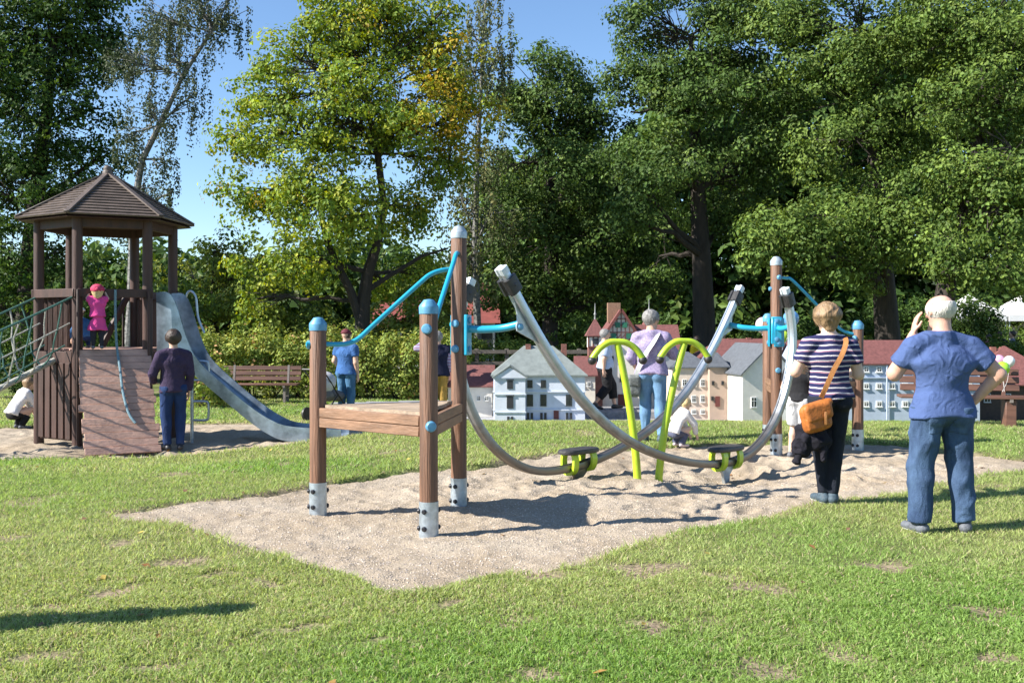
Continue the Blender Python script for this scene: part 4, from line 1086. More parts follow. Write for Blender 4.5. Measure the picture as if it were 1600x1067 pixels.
# ------------------------------------------------------------------ people: signed distance fields meshed with surface nets
def sdf_mesh(fn, lo, hi, h):
    lo = np.array(lo, float); hi = np.array(hi, float)
    n = np.ceil((hi - lo) / h).astype(int) + 1
    ax = [lo[i] + np.arange(n[i]) * h for i in range(3)]
    G = np.stack(np.meshgrid(*ax, indexing='ij'), -1).reshape(-1, 3)
    Vv = fn(G).reshape(n)
    S = Vv < 0
    c = np.zeros(np.array(n) - 1, np.int8)
    for i in (0, 1):
        for j in (0, 1):
            for k in (0, 1): c += S[i:n[0] - 1 + i, j:n[1] - 1 + j, k:n[2] - 1 + k]
    act = (c > 0) & (c < 8)
    I = np.argwhere(act)
    idx = -np.ones(act.shape, np.int64); idx[act] = np.arange(len(I))
    corner = np.array([[i, j, k] for i in (0, 1) for j in (0, 1) for k in (0, 1)])
    cv = np.stack([Vv[I[:, 0] + q[0], I[:, 1] + q[1], I[:, 2] + q[2]] for q in corner], 1)
    pos = np.zeros((len(I), 3)); cnt = np.zeros(len(I))
    for a in range(8):
        for b in range(a + 1, 8):
            if np.abs(corner[a] - corner[b]).sum() != 1: continue
            m = (cv[:, a] < 0) != (cv[:, b] < 0)
            t = cv[m, a] / (cv[m, a] - cv[m, b])
            pos[m] += corner[a] + (corner[b] - corner[a]) * t[:, None]; cnt[m] += 1
    V = lo + (I + pos / cnt[:, None]) * h
    quads = []
    for a in range(3):
        b, d = (a + 1) % 3, (a + 2) % 3
        s0 = [slice(1, n[i] - 1) for i in range(3)]; s0[a] = slice(0, n[a] - 1)
        s1 = list(s0); s1[a] = slice(1, n[a])
        A, B = S[tuple(s0)], S[tuple(s1)]
        for flip_, m in ((False, A & ~B), (True, ~A & B)):
            E = np.argwhere(m)
            if len(E) == 0: continue
            E = E + np.array([0 if i == a else 1 for i in range(3)])
            eb = np.eye(3, dtype=int)[b]; ed = np.eye(3, dtype=int)[d]
            q = [idx[tuple((E - eb - ed).T)], idx[tuple((E - ed).T)], idx[tuple(E.T)], idx[tuple((E - eb).T)]]
            Q = np.stack(q if not flip_ else q[::-1], 1); quads.append(Q)
    Q = np.concatenate(quads)
    Q = Q[(Q >= 0).all(1)]
    return V, Q

def smin(a, b, k):
    if k <= 0: return np.minimum(a, b)
    h = np.clip(.5 + .5 * (b - a) / k, 0, 1)
    return b * (1 - h) + a * h - k * h * (1 - h)

def cone(a, b, ra, rb, u=None, w=1.0, cap=False, capa=False):
    """round cone; u, w squash: w times wider along direction u; cap cuts flat at b"""
    return ('c', np.array(a, float), np.array(b, float), ra, rb, None if u is None else np.array(u, float), w, cap, capa)
def ball(c, r, sc=(1, 1, 1)): return ('e', np.array(c, float), r, np.array(sc, float))
def rbox(c, half, r, M): return ('b', np.array(c, float), np.array(half, float), r, np.array(M, float))

def prim_d(p, P_):
    if p[0] == 'c':
        _, a, b, ra, rb, u, w, cap, capa = p
        q = P_ - a; e = b - a
        if u is not None:
            q = q - np.outer(q @ u, u) * (1 - 1 / w); e = e - u * (e @ u) * (1 - 1 / w)
        t = np.clip((q @ e) / (e @ e + 1e-9), 0, 1)
        d = np.sqrt(((q - np.outer(t, e)) ** 2).sum(1)) - (ra + (rb - ra) * t)
        if cap: dr = (b - a) / np.linalg.norm(b - a); d = np.maximum(d, (P_ - b) @ dr)
        if capa: dr = (b - a) / np.linalg.norm(b - a); d = np.maximum(d, -((P_ - a) @ dr))
        return d
    if p[0] == 'e':
        _, c, r, sc = p
        return (np.sqrt((((P_ - c) / sc) ** 2).sum(1)) - r) * sc.min()
    _, c, half, r, M = p
    q = np.abs((P_ - c) @ M) - (half - r)
    return np.sqrt((np.maximum(q, 0) ** 2).sum(1)) + np.minimum(q.max(1), 0) - r

def bounds(prims, pad):
    lo = np.full(3, 1e9); hi = -lo
    for p in prims:
        if p[0] == 'c': r = max(p[3], p[4]) * max(1, p[6]); lo = np.minimum(lo, np.minimum(p[1], p[2]) - r); hi = np.maximum(hi, np.maximum(p[1], p[2]) + r)
        elif p[0] == 'e': r = p[2] * p[3].max(); lo = np.minimum(lo, p[1] - r); hi = np.maximum(hi, p[1] + r)
        else: r = np.linalg.norm(p[2]); lo = np.minimum(lo, p[1] - r); hi = np.maximum(hi, p[1] + r)
    return lo - pad, hi + pad

def blend(prims, k=.02, cuts=(), wr=0.0, wf=14.0, seed=0, sub=(), stretch=(1, 1, 1)):
    r = np.random.default_rng(seed)
    dirs = r.normal(size=(7, 3)) * np.array(stretch); dirs /= np.linalg.norm(dirs, axis=1)[:, None]; ph = r.uniform(0, 6.28, 7); fr = r.uniform(.6, 1.6, 7) * wf
    def fn(P_):
        d = None
        for p in prims:
            q = prim_d(p, P_); d = q if d is None else smin(d, q, k)
        if wr > 0:
            s = 0
            wv = P_ + .03 * np.sin(P_[:, [1, 2, 0]] * wf * .7 + 1.3)
            for i in range(7): s = s + np.sin(wv @ dirs[i] * fr[i] + ph[i])
            d = d + wr * (np.minimum(np.abs(s / 1.9), 1.5) - 1.05)
        for p in sub: d = np.maximum(d, -prim_d(p, P_))
        for (c, nrm) in cuts: d = np.maximum(d, (P_ - np.array(c, float)) @ np.array(nrm, float))
        return d
    return fn

SKIN = mat('skin', (.58, .36, .26), .5, noise=.12, scale=9, bump=.08, bscale=90, spec=.35)
SKINP = mat('fair_skin', (.66, .44, .33), .5, noise=.12, scale=9, bump=.08, bscale=90, spec=.35)
def cloth(name, col, noise=.18, scale=9, bump=.35, bscale=150, rough=.85, **k): return mat(name, col, rough, noise=noise, scale=scale, bump=bump, bscale=bscale, spec=.2, fold=.6, **k)
def denim(name, col, col2):
    return mat(name, col, .85, scale=5.5, bump=.4, bscale=170, spec=.2, color2=col2, stretch=(1, 1, .45), detail=8, fold=.7)

def stripes(name, base, lines, period):
    """horizontal woven stripes: lines = [(lo, hi, colour)] as fractions of the period"""
    m = bpy.data.materials.new(name); m.use_nodes = True; nt = m.node_tree; b = nt.nodes['Principled BSDF']
    tc = nt.nodes.new('ShaderNodeTexCoord'); sp = nt.nodes.new('ShaderNodeSeparateXYZ'); nt.links.new(tc.outputs['Object'], sp.inputs[0])
    ns = nt.nodes.new('ShaderNodeTexNoise'); ns.inputs['Scale'].default_value = 6; nt.links.new(tc.outputs['Object'], ns.inputs['Vector'])
    w = nt.nodes.new('ShaderNodeMath'); w.operation = 'MULTIPLY_ADD'; w.inputs[1].default_value = .03; nt.links.new(ns.outputs['Fac'], w.inputs[0]); nt.links.new(sp.outputs['Z'], w.inputs[2])
    dv = nt.nodes.new('ShaderNodeMath'); dv.operation = 'DIVIDE'; dv.inputs[1].default_value = period; nt.links.new(w.outputs[0], dv.inputs[0])
    fr = nt.nodes.new('ShaderNodeMath'); fr.operation = 'FRACT'; nt.links.new(dv.outputs[0], fr.inputs[0])
    r = nt.nodes.new('ShaderNodeValToRGB'); r.color_ramp.interpolation = 'CONSTANT'; e = r.color_ramp.elements
    e[0].color = (*base, 1); e[1].position = .999; e[1].color = (*base, 1)
    for lo, hi, c in lines:
        x = e.new(lo); x.color = (*c, 1); x = e.new(hi); x.color = (*base, 1)
    nt.links.new(fr.outputs[0], r.inputs['Fac']); nt.links.new(r.outputs[0], b.inputs['Base Color'])
    b.inputs['Roughness'].default_value = .85; b.inputs['Specular IOR Level'].default_value = .2
    n2 = nt.nodes.new('ShaderNodeTexNoise'); n2.inputs['Scale'].default_value = 150; nt.links.new(tc.outputs['Object'], n2.inputs['Vector'])
    bp = nt.nodes.new('ShaderNodeBump'); bp.inputs['Strength'].default_value = .3; bp.inputs['Distance'].default_value = .02; nt.links.new(n2.outputs['Fac'], bp.inputs['Height']); nt.links.new(bp.outputs[0], b.inputs['Normal'])
    return m

def unit(v): v = np.array(v, float); return v / (np.linalg.norm(v) + 1e-9)

def hand_prims(w, d, palm, s, curl=.5, thumb=1):
    """w wrist, d direction of the hand, palm normal, s scale (hand length); thumb side = palm x d * thumb"""
    d = unit(d); palm = np.array(palm, float); palm = unit(palm - d * (palm @ d)); sd = np.cross(palm, d) * thumb
    L = s
    pr = [cone(w - d * L * .12, w + d * L * .05, L * .15, L * .14), cone(w + d * L * .08, w + d * L * .42, L * .105, L * .10, sd, 2.0)]
    for i, (o, ln) in enumerate(((.17, .44), (.06, .50), (-.06, .47), (-.165, .38))):
        a = w + d * L * .46 + sd * L * o
        c1 = unit(d * math.cos(curl * .6) + palm * math.sin(curl * .6)); c2 = unit(d * math.cos(curl * 1.6) + palm * math.sin(curl * 1.6)); c3 = unit(d * math.cos(curl * 2.4) + palm * math.sin(curl * 2.4))
        b = a + c1 * L * ln * .45; c = b + c2 * L * ln * .33; e = c + c3 * L * ln * .25
        pr += [cone(a, b, L * .052, L * .048), cone(b, c, L * .048, L * .044), cone(c, e, L * .044, L * .036)]
    a = w + d * L * .16 + sd * L * .16; td = unit(d * .75 + sd * .62 + palm * .35); b = a + td * L * .24; c = b + unit(d + sd * .15 + palm * .3) * L * .2
    pr += [cone(w + d * L * .08 + sd * L * .06, a, L * .08, L * .07), cone(a, b, L * .066, L * .056), cone(b, c, L * .056, L * .042)]
    return pr

def person(label, loc, rz, H, pose=None, top=None, legs=None, shoes=None, hair=None, skin=None, girth=1.0, res=.013, hands=True, belly=0.0, group=None, extra=None, headturn=0.0, child=False, female=False, headtilt=0.0):
    """body one continuous mesh; garments, hair and shoes are children. Faces +y in its own frame; pose values in units of H"""
    S = dict(pel=(0, 0, .53), wai=(0, .0, .615), che=(0, .0, .725), nek=(0, -.008, .825), hed=(0, .008, .925),
             shL=(-.108, 0, .786), elL=(-.135, -.01, .625), wrL=(-.13, .035, .485), hdL=(0, .15, -1), pmL=(1, 0, 0),
             shR=(.108, 0, .786), elR=(.135, -.01, .625), wrR=(.13, .035, .485), hdR=(0, .15, -1), pmR=(-1, 0, 0),
             hiL=(-.052, 0, .515), knL=(-.058, .012, .285), anL=(-.062, -.01, .045), toL=(-.075, .095, .016),
             hiR=(.052, 0, .515), knR=(.058, .012, .285), anR=(.062, -.01, .045), toR=(.075, .095, .016), curlL=.4, curlR=.4)
    S.update(pose or {})
    J = {k: (np.array(v, float) * (H if k[:2] not in ('hd', 'pm') else 1) if hasattr(v, '__len__') else v) for k, v in S.items()}
    skin = skin or SKIN; g = girth; h = H
    hs = 1.28 if child else 1.0
    lat = unit(J['shR'] - J['shL'])
    root = thing('person', label, 'person', loc, rz, group)
    # ---- body
    hd = J['hed']; up = unit(hd - J['nek']); up = unit(up * .5 + np.array([0, 0, .5]) + np.array([math.sin(headtilt) * .8, 0, 0]))
    ct, st = math.cos(headturn), math.sin(headturn)
    fwd = np.array([-st, ct, 0.0]); fwd = unit(fwd - up * (fwd @ up)); rgt = np.cross(fwd, up)
    hr = .0535 * h * hs
    head = [ball(hd + up * hr * .18, hr, (1, 1, 1)), cone(hd + up * hr * .25 - fwd * hr * .22, hd + up * hr * .22 + fwd * hr * .2, hr * .98, hr * .93, rgt, .92),
            cone(hd - up * hr * .55 + fwd * hr * .25, hd - up * hr * .92 + fwd * hr * .55, hr * .68, hr * .42, rgt, 1.1)]
    nose = [cone(hd + up * hr * .05 + fwd * hr * 1.08, hd - up * hr * .28 + fwd * hr * 1.32, hr * .10, hr * .17),
            cone(hd - up * hr * .66 + fwd * hr * .98 - rgt * hr * .22, hd - up * hr * .66 + fwd * hr * .98 + rgt * hr * .22, hr * .10, hr * .10),
            cone(hd + up * hr * .22 + fwd * hr * .98 - rgt * hr * .45, hd + up * hr * .22 + fwd * hr * .98 + rgt * hr * .45, hr * .10, hr * .10)]
    ears = [ball(hd + rgt * s_ * hr * .98 - up * hr * .08 - fwd * hr * .02, hr * .30, (.55, .75, 1.05)) for s_ in (-1, 1)]
    neck = [cone(J['nek'] - np.array([0, 0, .02 * h]), hd - up * hr * .5 - fwd * hr * .1, .033 * h * min(g, 1.15), .031 * h * min(g, 1.15) * (1.1 if child else 1))]
    tor = [cone(J['pel'], J['wai'], .060 * h * g, .053 * h * g, lat, 1.48 if not female else 1.5), cone(J['wai'], J['che'], .053 * h * g, .062 * h * g, lat, 1.48),
           cone(J['che'], (J['shL'] + J['shR']) / 2 + np.array([0, 0, .0]), .060 * h * g, .036 * h * g, lat, 1.75)]
    trap = [cone(J['nek'] + np.array([0, 0, .008 * h]), J['sh' + s_] * .82 + J['nek'] * .18 + np.array([0, 0, .006 * h]), .026 * h * min(g, 1.15), .026 * h * g) for s_ in 'LR']
    if belly: tor.append(ball((J['wai'] + J['pel']) / 2 + np.array([0, .035 * h, 0]) + 0, .06 * h * belly, (1.35, 1, 1.2)))
    arms = []
    for s_ in 'LR':
        arms += [cone(J['sh' + s_], J['el' + s_], .031 * h * g, .0245 * h * g), cone(J['el' + s_], J['wr' + s_], .025 * h * g, .0165 * h * min(g, 1.1))]
    lg = []
    for s_ in 'LR':
        kn, an = J['kn' + s_], J['an' + s_]
        md = kn + (an - kn) * .32 - unit(J['to' + s_] - an) * .008 * h
        lg += [cone(J['hi' + s_], kn, .050 * h * g, .032 * h * g), cone(kn, md, .032 * h * g, .031 * h * g), cone(md, an, .031 * h * g, .020 * h), cone(an - np.array([0, 0, .02 * h]), J['to' + s_], .018 * h, .013 * h)]
    hp = []; hl = .105 * h
    if hands:
        for s_, th in (('L', 1), ('R', -1)): hp += [(hand_prims(J['wr' + s_], J['hd' + s_], J['pm' + s_], hl, J['curl' + s_], th * S.get('thumb' + s_, 1)))]
    else:
        for s_ in 'LR': arms += [cone(J['wr' + s_], J['wr' + s_] + unit(J['hd' + s_]) * hl * .45, .018 * h, .017 * h), cone(J['wr' + s_] + unit(J['hd' + s_]) * hl * .4, J['wr' + s_] + unit(J['hd' + s_]) * hl * .8, .014 * h, .010 * h)]
    shrink = 1.0
    allp = head + neck + tor + trap + arms + lg
    kk = .013 * h / 1.75 * 1.4
    fb = blend(allp, kk); fx = blend(nose + ears, .004)
    fn = lambda P_: smin(fb(P_), fx(P_), .006)
    lo, hi = bounds(allp + nose + ears, .02)
    V, Q = sdf_mesh(fn, lo, hi, res)
    if hands:
        for pr in hp:
            l2, h2 = bounds(pr, .01)
            v2, q2 = sdf_mesh(blend(pr, .004), l2, h2, res * .6 if res > .013 else .0068)
            Q = np.concatenate([Q, q2 + len(V)]); V = np.concatenate([V, v2])
    np_mesh('body', V, quads=Q, material=skin, parent=root, smooth=True)
    # eyes
    mb = MB()
    for s_ in (-1, 1): mb.sphere(hd + up * hr * .06 + fwd * hr * 1.0 + rgt * s_ * hr * .38, hr * .13, 8)
    build('eyes', mb, mat('eye', (.05, .04, .035), .2), root)
    # ---- garments
    if top:
        off = top.get('off', .008) ; hem = top.get('hem', .50) * h; sl = top.get('sleeve', .55)
        tp = [cone(p[1], p[2], p[3] + off, p[4] + off, p[5], p[6] * top.get('wide', 1.0)) for p in tor[:3]]
        if belly: tp.append(ball(tor[-1][1], tor[-1][2] + off, tor[-1][3]))
        dn = unit(J['pel'] - J['wai'])
        a = J['pel'] - dn * .02 * h; b = J['pel'] + np.array([0, -.010 * h, 0]) + dn * max(.01, (J['pel'][2] - hem) / max(.2, abs(dn[2])) if abs(dn[2]) > .2 else .03 * h)
        tp.append(cone(a, b, (.063 * g) * h + off * 1.3, (.069 * g) * h + off * 1.6, lat, 1.42 * top.get('wide', 1.0), cap=True))
        cuts = [(b, dn)] if np.linalg.norm(b - a) > .01 else []
        nk = unit(J['nek'] - J['che'])
        tp += [cone(p[1] - nk * .004 * h, p[2], p[3] + off * .8, p[4] + off) for p in trap]
        tp.append(cone(J['nek'] - nk * .025 * h, J['nek'] + nk * .016 * h, .037 * h * min(g, 1.15) + off * 1.2, .034 * h * min(g, 1.15) + off * .8))
        cuts.append((J['nek'] + nk * (.030 - top.get('neck', .006)) * h, nk))
        for s_ in 'LR':
            sh, el, wr = J['sh' + s_], J['el' + s_], J['wr' + s_]
            r0, r1 = .034 * h * g + off, .027 * h * g + off * 1.25
            if sl <= 1: tp.append(cone(sh, sh + (el - sh) * sl, r0, r0 + (r1 - r0) * sl + .004, cap=True))
            else:
                tp += [cone(sh, el, r0, r1), cone(el, el + (wr - el) * (sl - 1), r1, .021 * h * min(g, 1.1) + off * .9, cap=True)]
        fn = blend(tp, .018, cuts, wr=top.get('wr', .006), wf=top.get('wf', 13), seed=len(label), stretch=(1, 1, .8))
        lo, hi = bounds(tp, .03); V, Q = sdf_mesh(fn, lo, hi, res)
        np_mesh(top.get('name', 'shirt'), V, quads=Q, material=top['mat'], parent=root, smooth=True)
    if legs:
        off = legs.get('off', .008); ln = legs.get('len', 2.0); tk = legs.get('taper', .8)
        wz = legs.get('waist', .565) * h
        tp = [cone(J['pel'] - np.array([0, 0, .01 * h]), J['wai'] * .75 + J['pel'] * .25, .0585 * h * g + off * .6, .052 * h * g + off * .5, lat, 1.5)]
        for s_ in 'LR':
            hi_, kn, an = J['hi' + s_], J['kn' + s_], J['an' + s_]
            md = kn + (an - kn) * .32 - unit(J['to' + s_] - an) * .008 * h
            r0, r1, r2 = .052 * h * g + off, .036 * h * g + off * 1.15, .031 * h * tk + off * 1.2
            if ln <= 1: tp.append(cone(hi_, hi_ + (kn - hi_) * ln, r0, r0 + (r1 - r0) * ln + .008, cap=True))
            else:
                e = kn + (an - kn) * (ln - 1) * .985
                tp += [cone(hi_, kn, r0, r1), cone(kn, e, r1, r2, cap=True)]
                if ln > 1.35: tp.append(cone(kn, md, r1, .0325 * h * g + off))
                if ln > 1.9: tp.append(cone(md, e, .0325 * h * g + off, r2, cap=True))
            if not child: tp.append(ball(J['pel'] + (hi_ - J['pel']) * 1.0 + np.array([0, -.026 * h, -.012 * h]), .050 * h * g, (1, 1, 1)))
        wu = unit(J['wai'] - J['pel']); cuts = [(J['pel'] + wu * max(.0, (wz - J['pel'][2])), wu)]
        fn = blend(tp, .014, cuts, wr=legs.get('wr', .006), wf=legs.get('wf', 15), seed=len(label) + 3, stretch=(.7, .7, 1.2))
        lo, hi = bounds(tp, .03); V, Q = sdf_mesh(fn, lo, hi, res)
        np_mesh(legs.get('name', 'trousers'), V, quads=Q, material=legs['mat'], parent=root, smooth=True)
        if legs.get('pockets'):
            for s_ in (-1, 1):
                bx_ = rbox((s_ * .052 * h, -.10 * h, .462 * h), (.036 * h, .09 * h, .042 * h), .004, np.array(Matrix.Rotation(R(s_ * 6), 3, 'Y')))
                f2 = lambda P_, b=bx_: np.maximum(fn(P_) - .005, prim_d(b, P_))
                l2, h2 = bounds([bx_], .01); v2, q2 = sdf_mesh(f2, np.maximum(l2, [-9, -.2 * h, 0]), np.minimum(h2, [9, -.02 * h, 9]), .009)
                np_mesh('back_pocket', v2, quads=q2, material=legs['mat'], parent=root, smooth=True)
    if shoes:
        for s_ in 'LR':
            an, to = J['an' + s_], J['to' + s_]; f = unit(np.array([to[0] - an[0], to[1] - an[1], 0])) if abs(to[2] - an[2]) < .12 * h else unit(to - an)
            heel = an - f * .022 * h - np.array([0, 0, .022 * h]); sidev = np.cross(f, [0, 0, 1])
            tp = [cone(heel, to, .024 * h, .019 * h, unit(sidev), 1.1), cone(an - np.array([0, 0, .0 * h]), an - np.array([0, 0, .02 * h]) + f * .02 * h, .026 * h, .027 * h)]
            zmin = min(an[2] - .042 * h, to[2] - .018 * h)
            fn = blend(tp, .012, [((0, 0, zmin), (0, 0, -1)), (an + np.array([0, 0, .012 * h]), (0, 0, 1))]); lo, hi = bounds(tp, .02); V, Q = sdf_mesh(fn, lo, hi, min(res, .016))
            np_mesh('shoe', V, quads=Q, material=shoes['mat'], parent=root, smooth=True)
            if shoes.get('sole'):
                fn = blend([cone(p[1], p[2], p[3] + .003, p[4] + .003, p[5], p[6]) for p in tp[:1]], .01, [((0, 0, zmin - .002), (0, 0, -1)), ((0, 0, zmin + .014), (0, 0, 1))]); V, Q = sdf_mesh(fn, lo, hi, .008)
                np_mesh('sole', V, quads=Q, material=shoes['sole'], parent=root, smooth=True)
    if hair:
        t = hair.get('thick', .012) * hs; ty = hair['type']; cc = hd + up * hr * .18
        hp_ = [ball(cc, hr + t, (1, 1, 1)), cone(hd + up * hr * .3 - fwd * hr * .28, hd + up * hr * .28 + fwd * hr * .1, hr + t, hr * .92 + t, rgt, .95)]
        cuts = []
        if ty in ('short', 'bob', 'long'):
            if ty != 'short': hp_ += [cone(hd - fwd * hr * .4 + up * hr * .1, hd - fwd * hr * .32 - up * hr * (.85 if ty == 'bob' else 1.6), hr * .98 + t, hr * (.70 if ty == 'bob' else .8), rgt, 1.12)]
            else: hp_ += [cone(hd - fwd * hr * .35, hd - fwd * hr * .38 - up * hr * .6, hr * .78 + t, hr * .5, rgt, 1.1)]
            cuts = [(hd + fwd * hr * .55 + up * hr * .75, unit(fwd * .9 - up * .55))]
        elif ty == 'fringe':           # bald crown, hair round the sides and back
            cuts = [(hd + up * hr * .46, unit(up * .97 + fwd * .22)), (hd + fwd * hr * .35, unit(fwd * .9 - up * .25)), (hd - up * hr * .72, -up)]
        elif ty == 'cap':
            cuts = [(hd + up * hr * .34, -up)]
        fn = blend(hp_, .01, cuts, wr=hair.get('wr', .004), wf=hair.get('wf', 70) , seed=5, stretch=(1.2, 1.2, .3))
        lo, hi = bounds(hp_, .02); V, Q = sdf_mesh(fn, lo, hi, min(res * .8, .014))
        np_mesh('cap' if ty == 'cap' else hair.get('name', 'hair'), V, quads=Q, material=hair['mat'], parent=root, smooth=True)
        if hair.get('strands'):
            n = hair['strands']; r_ = np.random.default_rng(4)
            ph = r_.uniform(R(62), R(298), n); t0, t1 = {'bob': (.1, 2.25), 'short': (.1, 2.05), 'fringe': (1.15, 2.0)}[ty]
            th = r_.uniform(t0, t1 - .45, n); st = r_.uniform(.10, .16, n); Rr = hr + t + r_.uniform(-.002, .007, n); K = 5; sw_ = r_.uniform(-.08, .08, n)
            PT = np.empty((n, K, 3)); OU = np.empty((n, K, 3))
            for k_ in range(K):
                a_ = np.minimum(th + st * k_, t1 + .1); b_ = np.minimum(a_, 1.6); pk = ph + sw_ * k_
                ho = np.outer(np.cos(pk), fwd) * 1.10 + np.outer(np.sin(pk), rgt) * .98
                ou = ho * np.sin(b_)[:, None] + np.outer(np.cos(b_), up)
                PT[:, k_] = cc - fwd * hr * .06 + ou * Rr[:, None] - np.outer(np.maximum(a_ - 1.6, 0) * (hr + t) * 1.1, up) - ho * (np.maximum(a_ - 1.75, 0) * hr * .45)[:, None]; OU[:, k_] = ou
            tg = np.gradient(PT, axis=1); wd = np.cross(tg, OU); wd /= np.linalg.norm(wd, axis=2)[:, :, None] + 1e-9
            wv = np.array([.0035, .0045, .004, .003, .0006])[None, :, None]
            V = np.stack([PT - wd * wv, PT + wd * wv], 2).reshape(-1, 3)
            base_ = (np.arange(n)[:, None] * K + np.arange(K - 1)[None, :]).ravel() * 2
            np_mesh('hair_strands', V, quads=np.stack([base_, base_ + 1, base_ + 3, base_ + 2], 1), material=hair['mat'], parent=root, smooth=True, kind='stuff')
        if ty == 'cap':
            sdf_part('hair', [ball(cc, hr + .007), cone(hd - fwd * hr * .3, hd - fwd * hr * .32 - up * hr * .5, hr * .8, hr * .5, rgt, 1.1)], HAIRD, root, .014, cuts=[(hd + fwd * hr * .12, fwd), (hd - up * hr * .6, -up), (hd + up * hr * .5, up)], wr=.003, wf=60)
            b = cone(hd + up * hr * .42 + fwd * hr * .8, hd + up * hr * .34 + fwd * hr * 1.55, hr * .16, hr * .10, rgt, 4.5); lo, hi = bounds([b], .05); V, Q = sdf_mesh(blend([b]), lo, hi, .009)
            np_mesh('cap_peak', V, quads=Q, material=hair['mat'], parent=root, smooth=True)
    if extra: extra(root, J, h)
    return root

def sdf_part(name, prims, material, parent, h=.01, k=.01, cuts=(), wr=0, wf=15, seed=0, sub=()):
    lo, hi = bounds(prims, .03); V, Q = sdf_mesh(blend(prims, k, cuts, wr, wf, seed, sub), lo, hi, h)
    return np_mesh(name, V, quads=Q, material=material, parent=parent, smooth=True)

def ribbon(name, pts, w, t, side, material, parent):
    return build(name, MB().sweep(spline(pts, 6), [(-w / 2, -t / 2), (w / 2, -t / 2), (w / 2, t / 2), (-w / 2, t / 2)], side), material, parent)
HAIRB = mat('blond_brown_hair', (.26, .165, .085), .55, noise=.5, scale=30, bump=.5, bscale=60, stretch=(1, 1, .15))
HAIRW = mat('white_hair', (.62, .58, .52), .6, noise=.25, scale=50, bump=.5, bscale=90, stretch=(1, 1, .2))
HAIRG = mat('grey_hair', (.24, .23, .22), .6, noise=.5, scale=40, bump=.5, bscale=80)
HAIRD = mat('dark_brown_hair', (.045, .027, .018), .5, noise=.4, scale=40, bump=.5, bscale=80)
HAIRY = mat('fair_hair', (.62, .45, .22), .55, noise=.3, scale=40, bump=.5, bscale=80)
JEANS = denim('blue_denim', (.080, .135, .235), (.024, .045, .098)); JEANSD = denim('dark_denim', (.020, .024, .036), (.010, .012, .018)); JEANSL = denim('light_denim', (.17, .30, .46), (.09, .18, .31)); JEANSN = denim('navy_denim', (.025, .05, .14), (.012, .026, .075))
GREYSH = mat('grey_shoe', (.12, .13, .15), .7, noise=.4, scale=30, bump=.2); BLKSH = mat('black_shoe', (.025, .025, .028), .5, noise=.3, scale=30); SOLE = mat('pale_sole', (.5, .5, .48), .7); TEALSH = mat('teal_sneaker', (.055, .085, .11), .7, noise=.4, scale=40)

def gl(px, py, z=0.0):
    x, y = gp(px, py, z); return x, y
# ---- man in the blue t-shirt
x, y = gl(1472, 829); z = float(ground_z(x, y))
person('man in blue t-shirt and jeans standing right, hand raised to his cheek', (x, y, z), R(2), 1.80,
       dict(shL=(-.124, 0, .780), shR=(.124, 0, .780), elL=(-.178, .06, .665), wrL=(-.085, .085, .835), hdL=(.18, .02, 1), pmL=(.9, -.1, -.1), curlL=.25,
            elR=(.232, -.02, .665), wrR=(.150, .035, .545), hdR=(-.55, .45, -.45), pmR=(-.6, -.5, .3), curlR=.5,
            hiL=(-.058, 0, .515), hiR=(.058, 0, .515), knL=(-.088, .01, .285), anL=(-.100, -.01, .045), toL=(-.120, .085, .016), knR=(.082, .016, .285), anR=(.096, -.005, .045), toR=(.128, .085, .016), hed=(-.004, .012, .930), che=(0, -.005, .72)),
       top=dict(mat=cloth('blue_tshirt', (.070, .110, .25), .12), sleeve=.62, hem=.478, off=.013, wr=.010, wf=14, name='t_shirt'),
       legs=dict(mat=JEANS, off=.012, taper=1.12, wr=.010, wf=17, waist=.50, pockets=True), shoes=dict(mat=GREYSH, sole=SOLE), hair=dict(type='fringe', mat=HAIRW, thick=.006, wr=.002, strands=500), skin=mat('ruddy_skin', (.60, .34, .25), .5, noise=.15, scale=9, bump=.1, bscale=90),
       girth=1.24, res=.0125, belly=1.0, headturn=R(22))
# ---- woman in the striped top
x, y = gl(1296, 786); z = float(ground_z(x, y)); WX = (x, y, z)
STR = stripes('navy_striped_jersey', (.025, .026, .085), [(.10, .22, (.62, .58, .60)), (.55, .63, (.55, .30, .36)), (.66, .74, (.62, .58, .60))], .092)
LEATH = mat('orange_leather', (.40, .125, .022), .55, noise=.3, scale=14, bump=.3, bscale=40)
LEATHD = mat('tan_strap', (.38, .16, .045), .6, noise=.2, scale=20, bump=.2)
def woman_extra(root, J, h):
    ribbon('bag_strap', [(-.135, -.155, .93), (-.10, -.175, 1.02), (-.03, -.172, 1.17), (.05, -.155, 1.30), (.105, -.105, 1.405), (.118, -.03, 1.445), (.11, .06, 1.40), (.06, .135, 1.28)], .042, .006, (1, -.15, .35), LEATHD, root)
person('woman in navy and white striped top and dark jeans with an orange shoulder bag', (x, y, z), R(4), 1.75,
       dict(elL=(-.168, .02, .655), wrL=(-.105, .135, .655), hdL=(.5, .8, .05), pmL=(.6, -.4, -.2), elR=(.150, .0, .640), wrR=(.165, .125, .635), hdR=(.1, .95, .1), pmR=(-1, 0, 0),
            hiL=(-.050, 0, .515), hiR=(.050, 0, .515), knL=(-.040, .02, .285), anL=(-.036, -.01, .045), toL=(-.045, .09, .016), knR=(.030, .005, .285), anR=(.006, -.03, .045), toR=(.05, .065, .016), pel=(.012, 0, .53), hed=(-.012, .012, .925)),
       top=dict(mat=STR, sleeve=.62, hem=.505, off=.009, wr=.005, name='striped_top', neck=.012), legs=dict(mat=JEANSD, off=.003, taper=.72, wr=.005, waist=.55), shoes=dict(mat=TEALSH, sole=SOLE), hair=dict(type='bob', mat=HAIRB, thick=.018, wr=.007, wf=55, strands=900),
       skin=SKINP, girth=1.10, res=.0125, female=True, extra=woman_extra, headturn=R(8))
